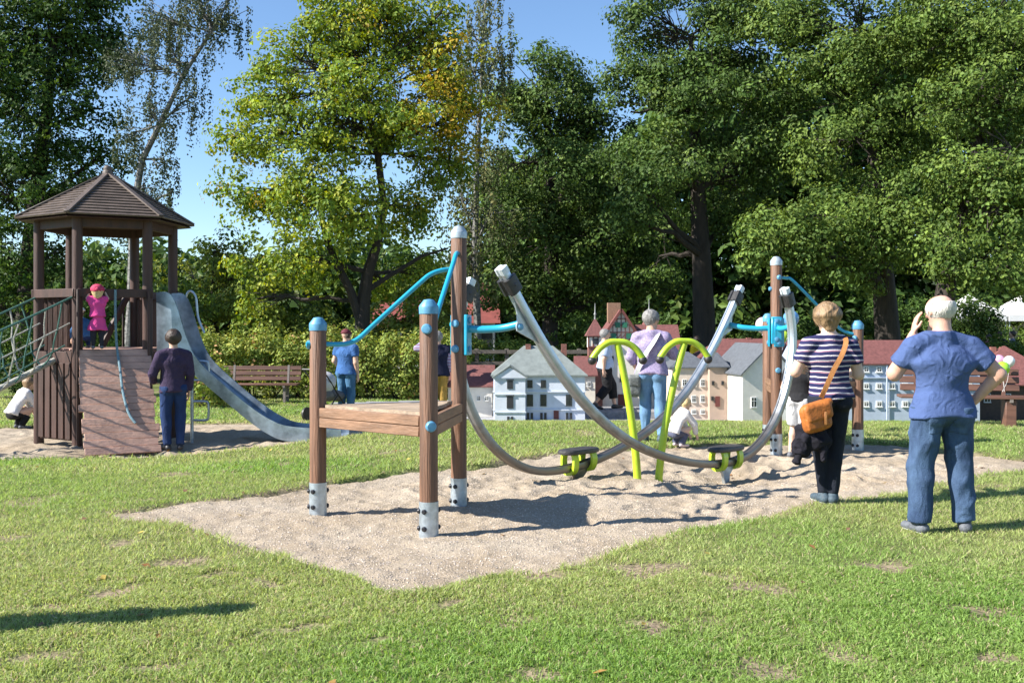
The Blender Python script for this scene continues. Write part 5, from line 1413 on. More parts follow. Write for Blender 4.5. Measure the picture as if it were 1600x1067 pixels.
bag = thing('shoulder_bag', 'orange leather shoulder bag hanging at the left hip of the striped-top woman', 'bag', (x - .17, y - .17, z + .66))
Mb = np.array(Matrix.Rotation(R(-14), 3, 'Y') @ Matrix.Rotation(R(12), 3, 'Z'))
sdf_part('body', [rbox((0, 0, .10), (.13, .055, .12), .05, Mb)], LEATH, bag, .009, wr=.006, wf=18)
sdf_part('flap', [rbox((.005, -.045, .15), (.128, .034, .075), .03, Mb), rbox((.005, -.01, .215), (.125, .05, .02), .015, Mb)], LEATH, bag, .009, wr=.006, wf=20, seed=2)
sdf_part('pocket', [rbox((-.03, -.062, .055), (.075, .022, .055), .015, Mb)], LEATH, bag, .009, wr=.003, wf=20, seed=3)
for s_ in (-.05, .06): build('buckle_strap', MB().box((s_, -.082, .10), (.022, .008, .11), None, .003), LEATHD, bag)
jk = thing('jacket', 'dark jacket hanging below the orange shoulder bag', 'jacket', (x - .20, y - .10, z + .40))
sdf_part('cloth', [cone((.04, .0, .34), (.03, -.02, .16), .055, .075, (1, 0, 0), 1.7), cone((-.05, -.02, .25), (-.09, -.03, .06), .045, .04, (1, 0, 0), 1.5), cone((.09, 0, .25), (.10, -.02, .10), .04, .035)], cloth('dark_jacket', (.016, .015, .022), .3), jk, .009, .02, wr=.022, wf=34)
sdf_part('sleeve', [cone((-.05, -.05, .2), (-.13, -.05, -.02), .04, .035), cone((.09, -.04, .2), (.10, -.05, .0), .035, .03)], MATS['dark_jacket'], jk, .01, .02, wr=.008, wf=26, seed=4)
# ---- boy behind her
x, y = gl(1249, 706); z = float(sand_z(x, y)[0])
person('child in black shirt and light shorts half hidden behind the striped-top woman', (x, y, z), R(-35), 1.36, dict(wrL=(-.05, .11, .52), elL=(-.15, .0, .63), anL=(-.075, -.02, .045)), top=dict(mat=cloth('black_shirt', (.02, .02, .023), .2), sleeve=.6, hem=.50, name='shirt'),
       legs=dict(mat=cloth('light_grey_shorts', (.45, .45, .46), .12), len=.95, off=.02, name='shorts'), shoes=dict(mat=GREYSH, sole=SOLE), hair=dict(type='short', mat=HAIRD), skin=SKINP, res=.014, child=False, girth=.98)
# ---- lilac woman
x, y = gl(1018, 690); z = float(ground_z(x, y))
LILAC = mat('lilac_print_top', (.40, .34, .47), .85, scale=38, bump=.3, bscale=120, spec=.2, color2=(.20, .16, .30))
STRAPW = mat('white_strap', (.62, .62, .60), .7, noise=.15, scale=30); BAGG = mat('grey_green_bag', (.16, .17, .16), .7, noise=.5, scale=25, bump=.3)
def lil_extra(root, J, h):
    ribbon('bag_strap', [(-.20, -.10, .86), (-.15, -.15, 1.0), (-.06, -.165, 1.18), (.04, -.15, 1.33), (.09, -.10, 1.42), (.10, -.02, 1.455), (.09, .08, 1.38)], .06, .008, (1, -.2, .4), STRAPW, root)
person('woman in lilac patterned top and light jeans with a white bag strap across her back', (x, y, z), R(-14), 1.77,
       dict(elL=(-.155, .01, .64), wrL=(-.120, .07, .545), elR=(.165, .06, .66), wrR=(.10, .16, .66), hdR=(-.3, .9, .1), pmR=(-.8, 0, -.3), knL=(-.05, .02, .285), anL=(-.05, .02, .045), toL=(-.055, .12, .016), anR=(.075, -.04, .045), toR=(.10, .06, .016), knR=(.066, 0, .285)),
       top=dict(mat=LILAC, sleeve=1.55, hem=.50, off=.012, wr=.007, name='patterned_top', wide=1.04), legs=dict(mat=JEANSL, off=.004, taper=.75, waist=.54), shoes=dict(mat=TEALSH, sole=SOLE), hair=dict(type='short', mat=HAIRG, thick=.016, wr=.006, wf=60, strands=500), girth=1.12, res=.019, female=True, extra=lil_extra, headturn=R(-38))
lb = thing('handbag', 'grey patterned handbag at the left hip of the lilac-top woman', 'bag', (x - .25, y - .06, z + .66))
sdf_part('body', [rbox((0, 0, .09), (.085, .06, .14), .045, np.eye(3))], BAGG, lb, .01, wr=.012, wf=20)
sdf_part('flap', [rbox((0, -.045, .15), (.08, .03, .07), .03, np.eye(3))], BAGG, lb, .01, wr=.008, wf=22, seed=3)
# ---- toddler crouching
x, y = gl(1060, 697); z = float(base_z(x, y)) + .0
CROUCH = dict(pel=(0, -.10, .21), wai=(0, -.06, .31), che=(0, .03, .43), nek=(0, .09, .54), hed=(0, .14, .66), shL=(-.105, .07, .50), shR=(.105, .07, .50), elL=(-.13, .19, .33), wrL=(-.09, .27, .16), hdL=(0, .4, -1), elR=(.13, .19, .33), wrR=(.09, .27, .16), hdR=(0, .4, -1),
              hiL=(-.06, -.09, .20), hiR=(.06, -.09, .20), knL=(-.10, .12, .27), knR=(.10, .12, .27), anL=(-.08, .0, .045), anR=(.08, 0, .045), toL=(-.10, .11, .016), toR=(.10, .11, .016))
person('toddler with fair hair in white crouching to touch the sand', (x, y, z), R(-62), .86, dict(CROUCH, hed=(0, .15, .63)), top=dict(mat=cloth('white_top', (.72, .70, .70), .08), sleeve=1.85, hem=.22, off=.012, name='top'), legs=dict(mat=cloth('grey_leggings', (.10, .11, .17), .2), off=.01, waist=.26), shoes=dict(mat=mat('pink_white_shoe', (.6, .5, .52), .7)),
       hair=dict(type='short', mat=HAIRY, thick=.006), skin=SKINP, res=.014, child=True, girth=1.12)
# ---- walking man by the model town
x, y = (945 - 800) / FPX * 19.8, 19.8; z = -.10
person('white-haired man in pale blue shirt and black cropped trousers walking past the model castle', (x, y, z), R(-80), 1.60, dict(knL=(-.05, .10, .30), anL=(-.05, .14, .05), toL=(-.05, .235, .03), knR=(.05, .02, .285), anR=(.05, -.14, .08), toR=(.05, -.05, .02), wrL=(-.14, .06, .49), wrR=(.13, -.05, .49), elR=(.14, -.05, .63)),
       top=dict(mat=cloth('pale_blue_shirt', (.42, .50, .66), .1), sleeve=.8, hem=.50, off=.018, wr=.008), legs=dict(mat=cloth('black_trousers', (.018, .018, .02), .3), len=1.68, off=.022, taper=1.2), shoes=dict(mat=BLKSH), hair=dict(type='short', mat=HAIRG), girth=1.2, res=.023, belly=1.1)
# ---- person with mustard trousers behind the platform
x, y = gl(684, 655, -.3)
person('person in navy vest and mustard trousers behind the near platform, arm raised', (x, y, -.28), R(10), 1.74, dict(elL=(-.235, .05, .80), wrL=(-.12, .12, .90), hdL=(.7, .2, .4), pmL=(.3, 0, -1)),
       top=dict(mat=cloth('navy_vest', (.012, .014, .035), .2), sleeve=.25, hem=.48, off=.026, name='vest'), legs=dict(mat=cloth('mustard_trousers', (.34, .21, .05), .15), off=.012, taper=1.0), shoes=dict(mat=BLKSH), hair=dict(type='short', mat=HAIRG), girth=1.12, res=.023,
       extra=lambda root, J, h: [sdf_part('plaid_sleeve', [cone(J['sh' + s_], J['el' + s_], .045 * h, .038 * h), cone(J['el' + s_], J['el' + s_] * .3 + J['wr' + s_] * .7, .036 * h, .03 * h, cap=True)], stripes('plaid_shirt', (.22, .20, .32), [(.1, .3, (.45, .40, .48)), (.5, .65, (.30, .10, .14))], .06) if s_ == 'L' else bpy.data.materials['plaid_shirt'], root, .018, wr=.005) for s_ in 'LR'])
# ---- man with cap and pram
x, y = gl(541, 655, -.3)
person('man in blue t-shirt, jeans and dark red cap behind the left post', (x, y, -.28), R(-25), 1.78, dict(wrL=(-.16, .11, .56), elL=(-.16, .0, .64)),
       top=dict(mat=cloth('royal_blue_tshirt', (.045, .12, .30), .15), sleeve=.6, hem=.485, off=.014, name='t_shirt'), legs=dict(mat=denim('mid_denim', (.08, .19, .33), (.04, .11, .21)), off=.008), shoes=dict(mat=BLKSH), hair=dict(type='cap', mat=mat('maroon_cap', (.11, .012, .022), .8, noise=.2, scale=20), thick=.014, wr=.001), girth=1.16, res=.019, belly=.9)
# ---- person at the ramp
x, y = gl(271, 702, -.17)
person('person in dark purple sweater and jeans at the foot of the ramp', (x, y, float(sand_z(x, y)[0])), R(28), 1.68, dict(elL=(-.16, .02, .635), wrL=(-.14, .12, .555), hdL=(.2, .9, .1), pmL=(0, 0, -1), anL=(-.05, -.01, .045), anR=(.05, -.02, .045)),
       top=dict(mat=cloth('dark_purple_knit', (.050, .034, .070), .2), sleeve=1.92, hem=.475, off=.012, wr=.007, name='sweater', wide=.98), legs=dict(mat=JEANSN, off=.008), shoes=dict(mat=BLKSH), hair=dict(type='short', mat=HAIRD, thick=.02, wr=.006, wf=55, strands=400), girth=1.02, res=.019, female=True)
# ---- girl in pink on the tower
g_ = rt + n4 * .05 - t4 * .22
def girl_extra(root, J, h):
    sdf_part('dress_skirt', [cone((0, 0, .53 * h), (0, .01, .30 * h), .075 * h, .115 * h, (1, 0, 0), 1.25, cap=True)], MATS['pink_dress'], root, .011, wr=.008, wf=22)
    build('headscarf_knot', MB().sphere(J['hed'] + np.array([0, -.10, .03]), .028, 8), MATS['crimson_scarf'], root)
person('little girl in bright pink dress and crimson headscarf at the top of the ramp', (g_.x, g_.y, DK + .01), R(22), .90, dict(elL=(-.15, .03, .80), wrL=(-.10, .11, .93), hdL=(0, .5, .6), pmL=(0, .6, -.8), elR=(.15, .03, .80), wrR=(.10, .11, .93), hdR=(0, .5, .6), pmR=(0, .6, -.8), hed=(0, .005, .91), curlL=.9, curlR=.9),
       top=dict(mat=cloth('pink_dress', (.66, .07, .27), .12), sleeve=.7, hem=.50, off=.010, name='dress_top'), legs=dict(mat=cloth('dark_leggings', (.03, .03, .04), .2), off=.004), shoes=dict(mat=GREYSH), hair=dict(type='long', mat=HAIRY, thick=.01, wr=.004), skin=SKINP, res=.014, child=True, girth=1.02,
       extra=lambda root, J, h: (sdf_part('headscarf', [ball(J['hed'] + np.array([0, -.008, .026]), .094, (1, 1, .85))], mat('crimson_scarf', (.48, .035, .10), .8, noise=.3, scale=25), root, .008, cuts=[(J['hed'] + np.array([0, 0, .012]), (0, .2, -1))], wr=.003, wf=40), girl_extra(root, J, h)))
c_ = TC + Vector((-.28, -.15, 0))
person('small child in blue with a white cap sitting inside the play tower', (c_.x, c_.y, DK + .005), R(60), .80, CROUCH, top=dict(mat=cloth('child_blue', (.05, .13, .28), .2), sleeve=1.8, hem=.22, off=.012), legs=dict(mat=JEANSN, off=.01, waist=.26), shoes=dict(mat=GREYSH), hair=dict(type='cap', mat=mat('white_cap', (.7, .7, .68), .8), thick=.012, wr=0), skin=SKINP, res=.014, child=True)
# ---- person crouching at the left edge
x, y = gl(30, 669, -.17)
person('person in white shirt and black trousers crouching behind the climbing net', (x, y, -.17), R(-40), 1.18, dict(CROUCH, hed=(0, .15, .63)), top=dict(mat=MATS['white_top'], sleeve=1.5, hem=.25, off=.016), legs=dict(mat=MATS['black_trousers'], off=.012, waist=.25), shoes=dict(mat=GREYSH), hair=dict(type='bob', mat=HAIRB), girth=1.15, res=.019, child=True)
# ---- someone just left of the frame whose shadow falls on the lawn
person('person in grey standing on the lawn left of the view, casting the long shadow', (-3.75, 4.85, 0), R(17), 1.74, top=dict(mat=cloth('grey_sweat', (.2, .2, .21), .1), sleeve=1.9, hem=.48, off=.02), legs=dict(mat=JEANSN, off=.015, taper=1.1), shoes=dict(mat=GREYSH), hair=dict(type='bob', mat=HAIRD), girth=1.1, res=.03, hands=False)
# ---- visitors far behind
for i, (px, d, H, tc, lc, rz_, lab) in enumerate([(1088, 29, 1.6, (.60, .42, .02), (.03, .03, .05), 40, 'small distant visitor in a yellow jacket left of the oak trunk'), (1128, 31, 1.7, (.10, .16, .34), (.04, .05, .09), -60, 'distant visitor in blue beside the oak trunk'),
        (1545, 36, 1.6, (.35, .10, .11), (.03, .03, .04), 20, 'distant visitor in a red top near the marquee'), (1562, 37, 1.7, (.02, .02, .03), (.03, .03, .05), -30, 'distant visitor in black near the marquee'), (1582, 35, 1.72, (.16, .17, .22), (.02, .02, .03), 70, 'distant visitor in a grey jacket at the right edge'),
        (1530, 38, 1.65, (.25, .2, .16), (.05, .05, .07), 110, 'distant visitor in brown left of the marquee group')]):
    person(lab, ((px - 800) / FPX * d, d, -.33), R(rz_), H, top=dict(mat=cloth('visitor_top_%s' % 'abcdef'[i], tc, .1), sleeve=1.8, hem=.48, off=.015), legs=dict(mat=cloth('visitor_legs_%s' % 'abcdef'[i], lc, .1), off=.01), shoes=dict(mat=BLKSH), hair=dict(type='short', mat=HAIRD), res=.04, hands=False, group='distant visitors under the trees')
# ------------------------------------------------------------------ benches
BENCHW = mat('bench_slat_wood', (.13, .062, .042), .6, noise=.35, scale=9, bump=.2, bscale=50, stretch=(.15, 1, 1))
BENCHF = mat('bench_frame', (.20, .17, .15), .7, noise=.3, scale=20)
def bench(label, loc, rz, W, block=False):
    """faces -y in its own frame"""
    o = thing('park_bench', label, 'bench', loc, rz, 'park benches on the lawn')
    for k in range(3): build('seat_slat', MB().box((0, -.24 + k * .145, .45), (W, .125, .042), None, .008), BENCHW, o)
    for k in range(3): build('back_slat', MB().box((0, .20 + k * .028, .58 + k * .125), (W * (.93 if block else 1), .038, .105), Matrix.Rotation(R(-12), 3, 'X'), .008), BENCHW, o)
    for s in (-1, 1):
        x = s * W * .34
        if block:
            build('leg', MB().box((x, -.12, .20), (.16, .30, .44), Matrix.Rotation(R(0), 3, 'X'), .01), BENCHW, o)
        else:
            build('leg', MB().beam((x, -.22, -.02), (x, -.20, .43), .06, .07), BENCHF, o); build('leg', MB().beam((x, .12, -.02), (x, .14, .43), .06, .07), BENCHF, o)
        build('back_support', MB().beam((x, .15, .34), (x, .275, .90), .05, .055), BENCHW if block else BENCHF, o)
        build('seat_bearer', MB().beam((x, -.30, .405), (x, .18, .405), .05, .05), BENCHF, o)
q = P(405, 600, 24.2); bench('empty brown slatted bench in front of the rose hedge', (q.x, q.y, float(base_z(q.x, q.y))), R(0), 1.95)
q = P(1503, 600, 16.0); bench('brown slatted bench on the right, partly hidden by the man in blue', (q.x, q.y, float(base_z(q.x, q.y))), R(-12), 1.95, True)

# ------------------------------------------------------------------ pram
q = P(513, 600, 19.6); pr = thing('pram', 'pram with pale hood and grey cover standing beside the man in the dark red cap', 'pram', (q.x, q.y, -.28), R(-30))
for sx_ in (-.24, .24):
    for sy_ in (-.36, .34):
        w = build('wheel', MB().lathe((sx_, sy_, .13), [(.10, -.02), (.13, -.02), (.13, .02), (.10, .02)], 18, axis_rot((1, 0, 0))), RUB, pr)
        build('hub', MB().lathe((sx_, sy_, .13), [(.10, -.012), (.10, .012)], 14, axis_rot((1, 0, 0))), GALV, w)
    build('frame_tube', MB().tube(spline([(sx_, .34, .15), (sx_, .05, .45), (sx_, -.30, .85), (sx_, -.48, 1.0)], 5), .014, 8), BOLT, pr)
    build('frame_tube', MB().tube([(sx_, -.36, .15), (sx_, .0, .48)], .014, 8), BOLT, pr)
build('handle', MB().tube([(-.24, -.48, 1.0), (.24, -.48, 1.0)], .018, 8), RUB, pr)
sdf_part('seat', [cone((0, -.15, .50), (0, .28, .45), .13, .11, (1, 0, 0), 1.55), cone((0, -.15, .5), (0, -.28, .75), .12, .08, (1, 0, 0), 1.8)], cloth('pram_grey', (.14, .14, .15), .2), pr, .02, .03, wr=.006)
sdf_part('hood', [ball((0, -.14, .72), .25, (1, 1.1, .95))], cloth('pram_hood', (.50, .50, .50), .15), pr, .02, cuts=[((0, -.10, .62), (0, .85, -.55))])

# ------------------------------------------------------------------ balloons
def balloon(label, c, r, col, anchor, nm):
    o = thing('balloon', label, 'balloon', anchor, 0, 'balloons')
    a = Vector(anchor); m = mat('balloon_' + nm, col, .25, noise=.05, scale=3, coat=.4)
    pr_ = [(max(.002, math.sin(t) * (1 if t > 1.57 else 1) * (1 - .12 * (math.cos(t) > 0) * math.cos(t) ** 2)), -math.cos(t) * (1.0 if t > 1.57 else 1.22)) for t in [math.pi * i / 16 for i in range(17)]]
    build('skin', MB().lathe(Vector(c), [(x_ * r, z_ * r) for x_, z_ in pr_], 18), m, o, off=a)
    build('knot', MB().lathe(Vector(c) - Vector((0, 0, r * 1.28)), [(.016, -.014), (.006, .0), (.012, .03)], 8), m, o, off=a)
    k = Vector(c) - Vector((0, 0, r * 1.29)); mid = (k + a) / 2 + Vector((.03, .02, -.03))
    build('string', MB().tube(spline([k, mid, a], 6), .0025, 4), STRAPW, o, off=a)
an1 = Vector((3.50, 13.72, .95)); 
balloon('pale pink balloon left of the far tall post', P(1192, 507, 14.2), .105, (.72, .55, .60), an1, 'pink')
balloon('sky blue balloon half hidden behind the far tall post', P(1236, 497, 14.6), .115, (.12, .30, .55), an1 + Vector((.04, .03, 0)), 'blue')
balloon('small lime balloon low behind the far tall post', P(1224, 525, 14.5), .08, (.42, .60, .04), an1 + Vector((.08, .0, 0)), 'lime')
an2 = P(1566, 612, 15.7)
balloon('white balloon on the right beside the elbow of the man in blue', P(1577, 564, 15.8), .085, (.74, .72, .72), an2, 'white')
balloon('bright green balloon on the right below the white one', P(1567, 575, 15.6), .105, (.32, .62, .04), an2 + Vector((.02, .02, 0)), 'green')
balloon('pink balloon tucked behind the green one', P(1561, 562, 15.9), .08, (.70, .34, .50), an2 + Vector((.05, .03, 0)), 'rose')

# ------------------------------------------------------------------ model town
WINP = mat('dark_pane', (.035, .04, .045), .15, noise=.3, scale=5)
WFR = mat('white_window_frame', (.70, .70, .68), .6); WFD = mat('dark_window_frame', (.030, .030, .034), .5)
ROOFR = mat('red_model_roof', (.165, .060, .053), .75, noise=.3, scale=20, bump=.35, bscale=60); ROOFG = mat('green_grey_roof', (.19, .215, .205), .6, noise=.2, scale=8, bump=.1); ROOFS = mat('slate_model_roof', (.105, .115, .13), .65, noise=.25, scale=16, bump=.25, bscale=50)
BRICK = mat('model_brick', (.24, .10, .075), .8, noise=.35, scale=30, bump=.3)
def plaster(nm, c): return mat('plaster_' + nm, c, .85, noise=.10, scale=7, bump=.12, bscale=80)

def mini(label, x0, x1, d, ztop, depth, wallm, roofm, roof='gable_x', rise=.4, rz=0.0, zb=-.32, wins=(), doors=(), chim=(), over=.05, wfr=None, surround=.012, bands=(), name='model_house', cutz=None, group='houses of the model town'):
    """x0,x1 photo columns of the front; heights in metres; wins: (px, py, w, h) in photo pixels on the front face"""
    a = (x0 - 800) / FPX * d; b = (x1 - 800) / FPX * d; W = b - a; cx = (a + b) / 2; mpp = d / FPX
    o = thing(name, label, 'model house', (cx, d, zb), rz, group); H = ztop - zb
    build('wall', MB().box((0, depth / 2, H / 2), (W, depth, H)), wallm, o, smooth=False)
    hw, hd_ = W / 2 + over, depth / 2 + over; yc = depth / 2; z1 = H; z2 = H + rise; th = .025
    if roof == 'hip':
        k = min(hw, hd_) * 1.0
        rx = hw - k if hw > hd_ else 0.02; ry = 0.02 if hw > hd_ else hd_ - k
        V = [(-hw, yc - hd_, z1), (hw, yc - hd_, z1), (hw, yc + hd_, z1), (-hw, yc + hd_, z1)]
        V += [(v[0], v[1], z1 + th) for v in V[:4]] + [(-rx, yc - ry, z2), (rx, yc - ry, z2), (rx, yc + ry, z2), (-rx, yc + ry, z2)]
        F = [(3, 2, 1, 0), (8, 9, 10, 11)] + [(i, (i + 1) % 4, 4 + (i + 1) % 4, 4 + i) for i in range(4)] + [(4 + i, 4 + (i + 1) % 4, 8 + (i + 1) % 4, 8 + i) for i in range(4)]
        ro = build('roof', MB().add(V, F), roofm, o, smooth=False)
    else:
        if roof == 'gable_x':   # ridge along x
            prf = [(-hd_, z1 - over * .6), (0, z2), (hd_, z1 - over * .6), (hd_, z1 - over * .6 + th), (0, z2 + th * 1.6), (-hd_, z1 - over * .6 + th)]
            V = [(-hw, yc + y_, z_) for y_, z_ in prf] + [(hw, yc + y_, z_) for y_, z_ in prf]
            g = [(sx_ * (W / 2 - .001), yc + y_, z_) for sx_ in (-1, 1) for y_, z_ in ((-depth / 2, H), (0, z2 - .004), (depth / 2, H))]
        else:                   # ridge along y, gable to the front
            prf = [(-hw, z1 - over * .6), (0, z2), (hw, z1 - over * .6), (hw, z1 - over * .6 + th), (0, z2 + th * 1.6), (-hw, z1 - over * .6 + th)]
            V = [(x_, yc - hd_, z_) for x_, z_ in prf] + [(x_, yc + hd_, z_) for x_, z_ in prf]
            g = [(x_, yc + sy_ * (depth / 2 - .001), z_) for sy_ in (-1, 1) for x_, z_ in ((-W / 2, H), (0, z2 - .004), (W / 2, H))]
        F = [(0, 1, 4, 5), (1, 2, 3, 4), (11, 10, 7, 6), (10, 9, 8, 7)] + [(i, (i + 1) % 6, 6 + (i + 1) % 6, 6 + i) for i in range(6)]
        ro = build('roof', MB().add(V, F), roofm, o, smooth=False)
        build('gable', MB().add(g, [(0, 1, 2), (5, 4, 3), (0, 3, 4, 1), (1, 4, 5, 2), (2, 5, 3, 0)]), wallm, o, smooth=False)
    for (px, ph, hh, dy) in chim:
        xx = (px - 800) * mpp - cx; build('chimney', MB().box((xx, yc + dy, H + ph), (.10, .10, hh)), BRICK, ro, smooth=False)
    for (px, py, w, h) in wins:
        xx = (px - 800) * mpp - cx; zz = EYE - (py - HOR) * mpp - zb; w *= mpp; h *= mpp
        f = build('window', MB().box((xx, -.006, zz), (w + surround * 2, .022, h + surround * 2)).box((xx, -.012, zz - h / 2 - surround), (w + surround * 3, .04, .014)), wfr or WFR, o, smooth=False)
        p = build('pane', MB().box((xx, -.0125, zz), (w, .014, h)), WINP, f, smooth=False)
        build('glazing_bar', MB().box((xx, -.02, zz), (.007, .006, h)).box((xx, -.0203, zz + h * .15), (w, .006, .007)), WFR if wfr is None else wfr, f, smooth=False)
    for (px, py, w, h, m_) in doors:
        xx = (px - 800) * mpp - cx; zz = EYE - (py - HOR) * mpp - zb; build('door', MB().box((xx, -.01, zz), (w * mpp, .03, h * mpp)), m_, o, smooth=False)
    for py in bands:
        zz = EYE - (py - HOR) * mpp - zb; build('cornice', MB().box((0, -.012, zz), (W + .03, .03, .022)), wallm, o, smooth=False)
    return o, cx, mpp
WV = plaster('bluish_white', (.60, .64, .72)); WC = plaster('cream', (.72, .67, .57)); WB = plaster('beige_pink', (.60, .50, .42)); WT_SHADE = plaster('tan', (.42, .31, .24)); WBL = plaster('light_blue', (.40, .47, .58)); WW = plaster('warm_white', (.68, .64, .58))  # the tan one is darkened to carry the shade of the projecting corner
REDD = mat('dark_red_door', (.12, .03, .025), .6); GRN = mat('green_shutter', (.02, .14, .08), .6)
# villa : main block and projecting bay with pediment
vil, vcx, vm = mini('pale blue-white model villa with grey hipped roof, left of the castle model', 771, 914, 18.6, .62, 1.15, WV, ROOFG, 'hip', .56, R(0), -.30,
     wins=[(828, 599.5, 7.5, 11), (849, 599.5, 7.5, 11), (889, 599.5, 7.5, 11), (828, 625, 9, 17), (849, 625, 9, 17), (889, 625, 9, 17)] + [(x_, 649.5, 3.2, 9) for x_ in (825, 831, 846, 852, 886, 892)],
     doors=[(869, 647, 8, 15, REDD)], chim=[(826, .42, .34, -.05), (884, .42, .34, .10)], bands=(612, 640), wfr=WFD, surround=.004)
mpp = 18.6 / FPX; bw = 47 * mpp; bx = (797 - 800) * mpp - vcx; by = -.16
bay = build('bay', MB().box((bx, by + .08, .45), (bw, .30, .90)), WV, vil, smooth=False)
zp = .90
build('pediment', MB().add([(bx - bw / 2 - .03, by - .10, zp), (bx + bw / 2 + .03, by - .10, zp), (bx, by - .10, zp + .20), (bx - bw / 2 - .03, by + .9, zp), (bx + bw / 2 + .03, by + .9, zp), (bx, by + .9, zp + .20)], [(0, 1, 2), (5, 4, 3), (0, 3, 4, 1), (1, 4, 5, 2), (2, 5, 3, 0)]), WV, bay, smooth=False)
build('bay_roof', MB().poly([(bx - bw / 2 - .05, by - .12, zp + .0), (bx, by - .12, zp + .225), (bx, by + .9, zp + .225), (bx - bw / 2 - .05, by + .9, zp + .0)], .02, (-.5, 0, .8)).poly([(bx + bw / 2 + .05, by - .12, zp), (bx, by - .12, zp + .225), (bx, by + .9, zp + .225), (bx + bw / 2 + .05, by + .9, zp)], .02, (.5, 0, .8)), ROOFG, bay, smooth=False)
for zz in (.60, .27, .885): build('cornice', MB().box((bx, by - .075, zz), (bw + .03, .03, .022)), WV, bay, smooth=False)
for (zz, w, h) in ((.775, .09, .13), (.45, .10, .20)):
    f = build('window', MB().box((bx, by - .072, zz), (w + .02, .022, h + .02)).box((bx, by - .082, zz + h / 2 + .03), (w + .05, .03, .02)), WFD, bay, smooth=False)
for s_ in (-.035, .035): build('window', MB().box((bx + s_, by - .073, .14), (.04, .022, .10)), WFD, bay, smooth=False)
mini('small white model house with red roof at the far left of the model town', 700, 769, 20.0, .36, .9, WW, ROOFR, 'gable_x', .36, 0, -.32, wins=[(710, 622, 4, 6), (748, 622, 4, 6), (760, 622, 4, 6)], chim=[(752, .30, .16, 0)])
mini('low red-roofed model house between villa and castle', 902, 930, 20.6, .55, .7, WC, ROOFR, 'gable_x', .34, 0, -.32, wins=[(910, 600, 4, 6), (920, 600, 4, 6)])
pl = thing('stone_plinth', 'low grey stone plinth under the model castle, where the man walks', 'plinth', (P(955, 600, 20).x, 20, -.32))
for i_ in range(5):
    for j_ in range(2): build('slab', MB().box((-.66 + i_ * .335, -.45 + j_ * .62, .11), (.33, .61, .23 + .004 * ((i_ + j_) % 2)), None, .008), mat('plinth_stone', (.24, .24, .25), .85, noise=.3, scale=14, bump=.3), pl)
# castle
TIM = mat('dark_red_timber', (.15, .045, .036), .7, noise=.2, scale=20)
cas, ccx, cm = mini('cream model castle with half-timbered gable, red roof and corner tower', 941, 1000, 21.0, 1.25, 1.3, WC, ROOFR, 'gable_y', .62, 0, -.32, wins=[(956, 560, 5, 7), (984, 560, 5, 7), (972, 590, 7, 12)], doors=[(972, 626, 13, 20, REDD)], over=.06, wfr=WFD, surround=.004)
gz0 = 1.25 + .32; gW = 59 * cm / 2
for (f0) in (0.0, .26, .5, .72):   # timber rails of the gable
    build('timber', MB().box((0, -.012, gz0 + .62 * f0 + .015), (2 * gW * (1 - f0) * .98, .03, .018)), TIM, cas, smooth=False)
for k in range(-4, 5):
    xx = k * gW / 4.6; top_ = .62 * (1 - abs(xx) / gW)
    if top_ > .05: build('timber', MB().box((xx, -.0105, gz0 + top_ / 2), (.014, .03, top_)), TIM, cas, smooth=False)
for k in range(-4, 4):
    xx = (k + .5) * gW / 4.6
    if abs(xx) < gW * .62: build('timber', MB().beam((xx - .05, -.009, gz0 + .02), (xx + .05, -.009, gz0 + .15), .028, .012, up=(0, 0, 1)), TIM, cas, smooth=False)
for (xx, zz) in ((-.075, .33), (.075, .33), (-.16, .10), (.16, .10)): build('shutter', MB().box((xx, -.02, gz0 + zz), (.10, .03, .11)), GRN, cas, smooth=False)
for s_ in (-1, 1): build('bargeboard', MB().beam((s_ * (gW + .06), -.062, gz0 - .04), (0, -.062, gz0 + .655), .035, .05), TIM, cas, smooth=False)
build('chimney', MB().box((-.10, .55, gz0 + .60), (.27, .22, .42)), mat('ochre_chimney_brick', (.26, .15, .095), .8, noise=.3, scale=25), cas, smooth=False)
tx = (930 - 800) * cm - ccx; tw = 22 * cm
tower_p = build('corner_tower', MB().box((tx, .05, .72), (tw, tw, 1.44)), mat('model_sandstone_red', (.22, .095, .075), .8, noise=.3, scale=14, bump=.2), cas, smooth=False)
build('tower_storey', MB().box((tx, .05, 1.55), (tw * 1.06, tw * 1.06, .24)), WC, tower_p, smooth=False)
for k in (-.5, -.17, .17, .5): build('timber', MB().box((tx + k * tw, .05 - tw * .53, 1.55), (.03, .024, .24)), TIM, tower_p, smooth=False)
for zz in (1.44, 1.66): build('timber', MB().box((tx, .05 - tw * .53, zz), (tw * 1.08, .03, .03)), TIM, tower_p, smooth=False)
build('window', MB().box((tx, .05 - tw * .54, 1.56), (.13, .02, .12)), WINP, tower_p, smooth=False); build('window', MB().box((tx, .05 - tw * .5, 1.15), (.10, .02, .18)), WINP, tower_p, smooth=False)
build('tower_roof', MB().lathe((tx, .05, 1.67), [(.30, 0), (.26, .05), (.11, .24), (.02, .36)], 4, Matrix.Rotation(R(45), 3, 'Z')), ROOFR, tower_p, smooth=False)
build('spire', MB().lathe((tx, .05, 2.02), [(.022, 0), (.012, .08), (.03, .11), (.010, .14), (.005, .34)], 8), mat('spire_metal', (.30, .31, .30), .5), tower_p)
mini('cream model castle wing with red roof and thin spire behind the lilac-top woman', 1000, 1062, 21.6, 1.05, 1.1, WC, ROOFR, 'gable_x', .50, 0, -.32, wins=[(x_, y_, 5, 8) for x_ in (1008, 1048, 1056) for y_ in (572, 598)], wfr=WFD, surround=.004)
_w = bpy.data.objects['model_house.004'] if 'model_house.004' in bpy.data.objects else None
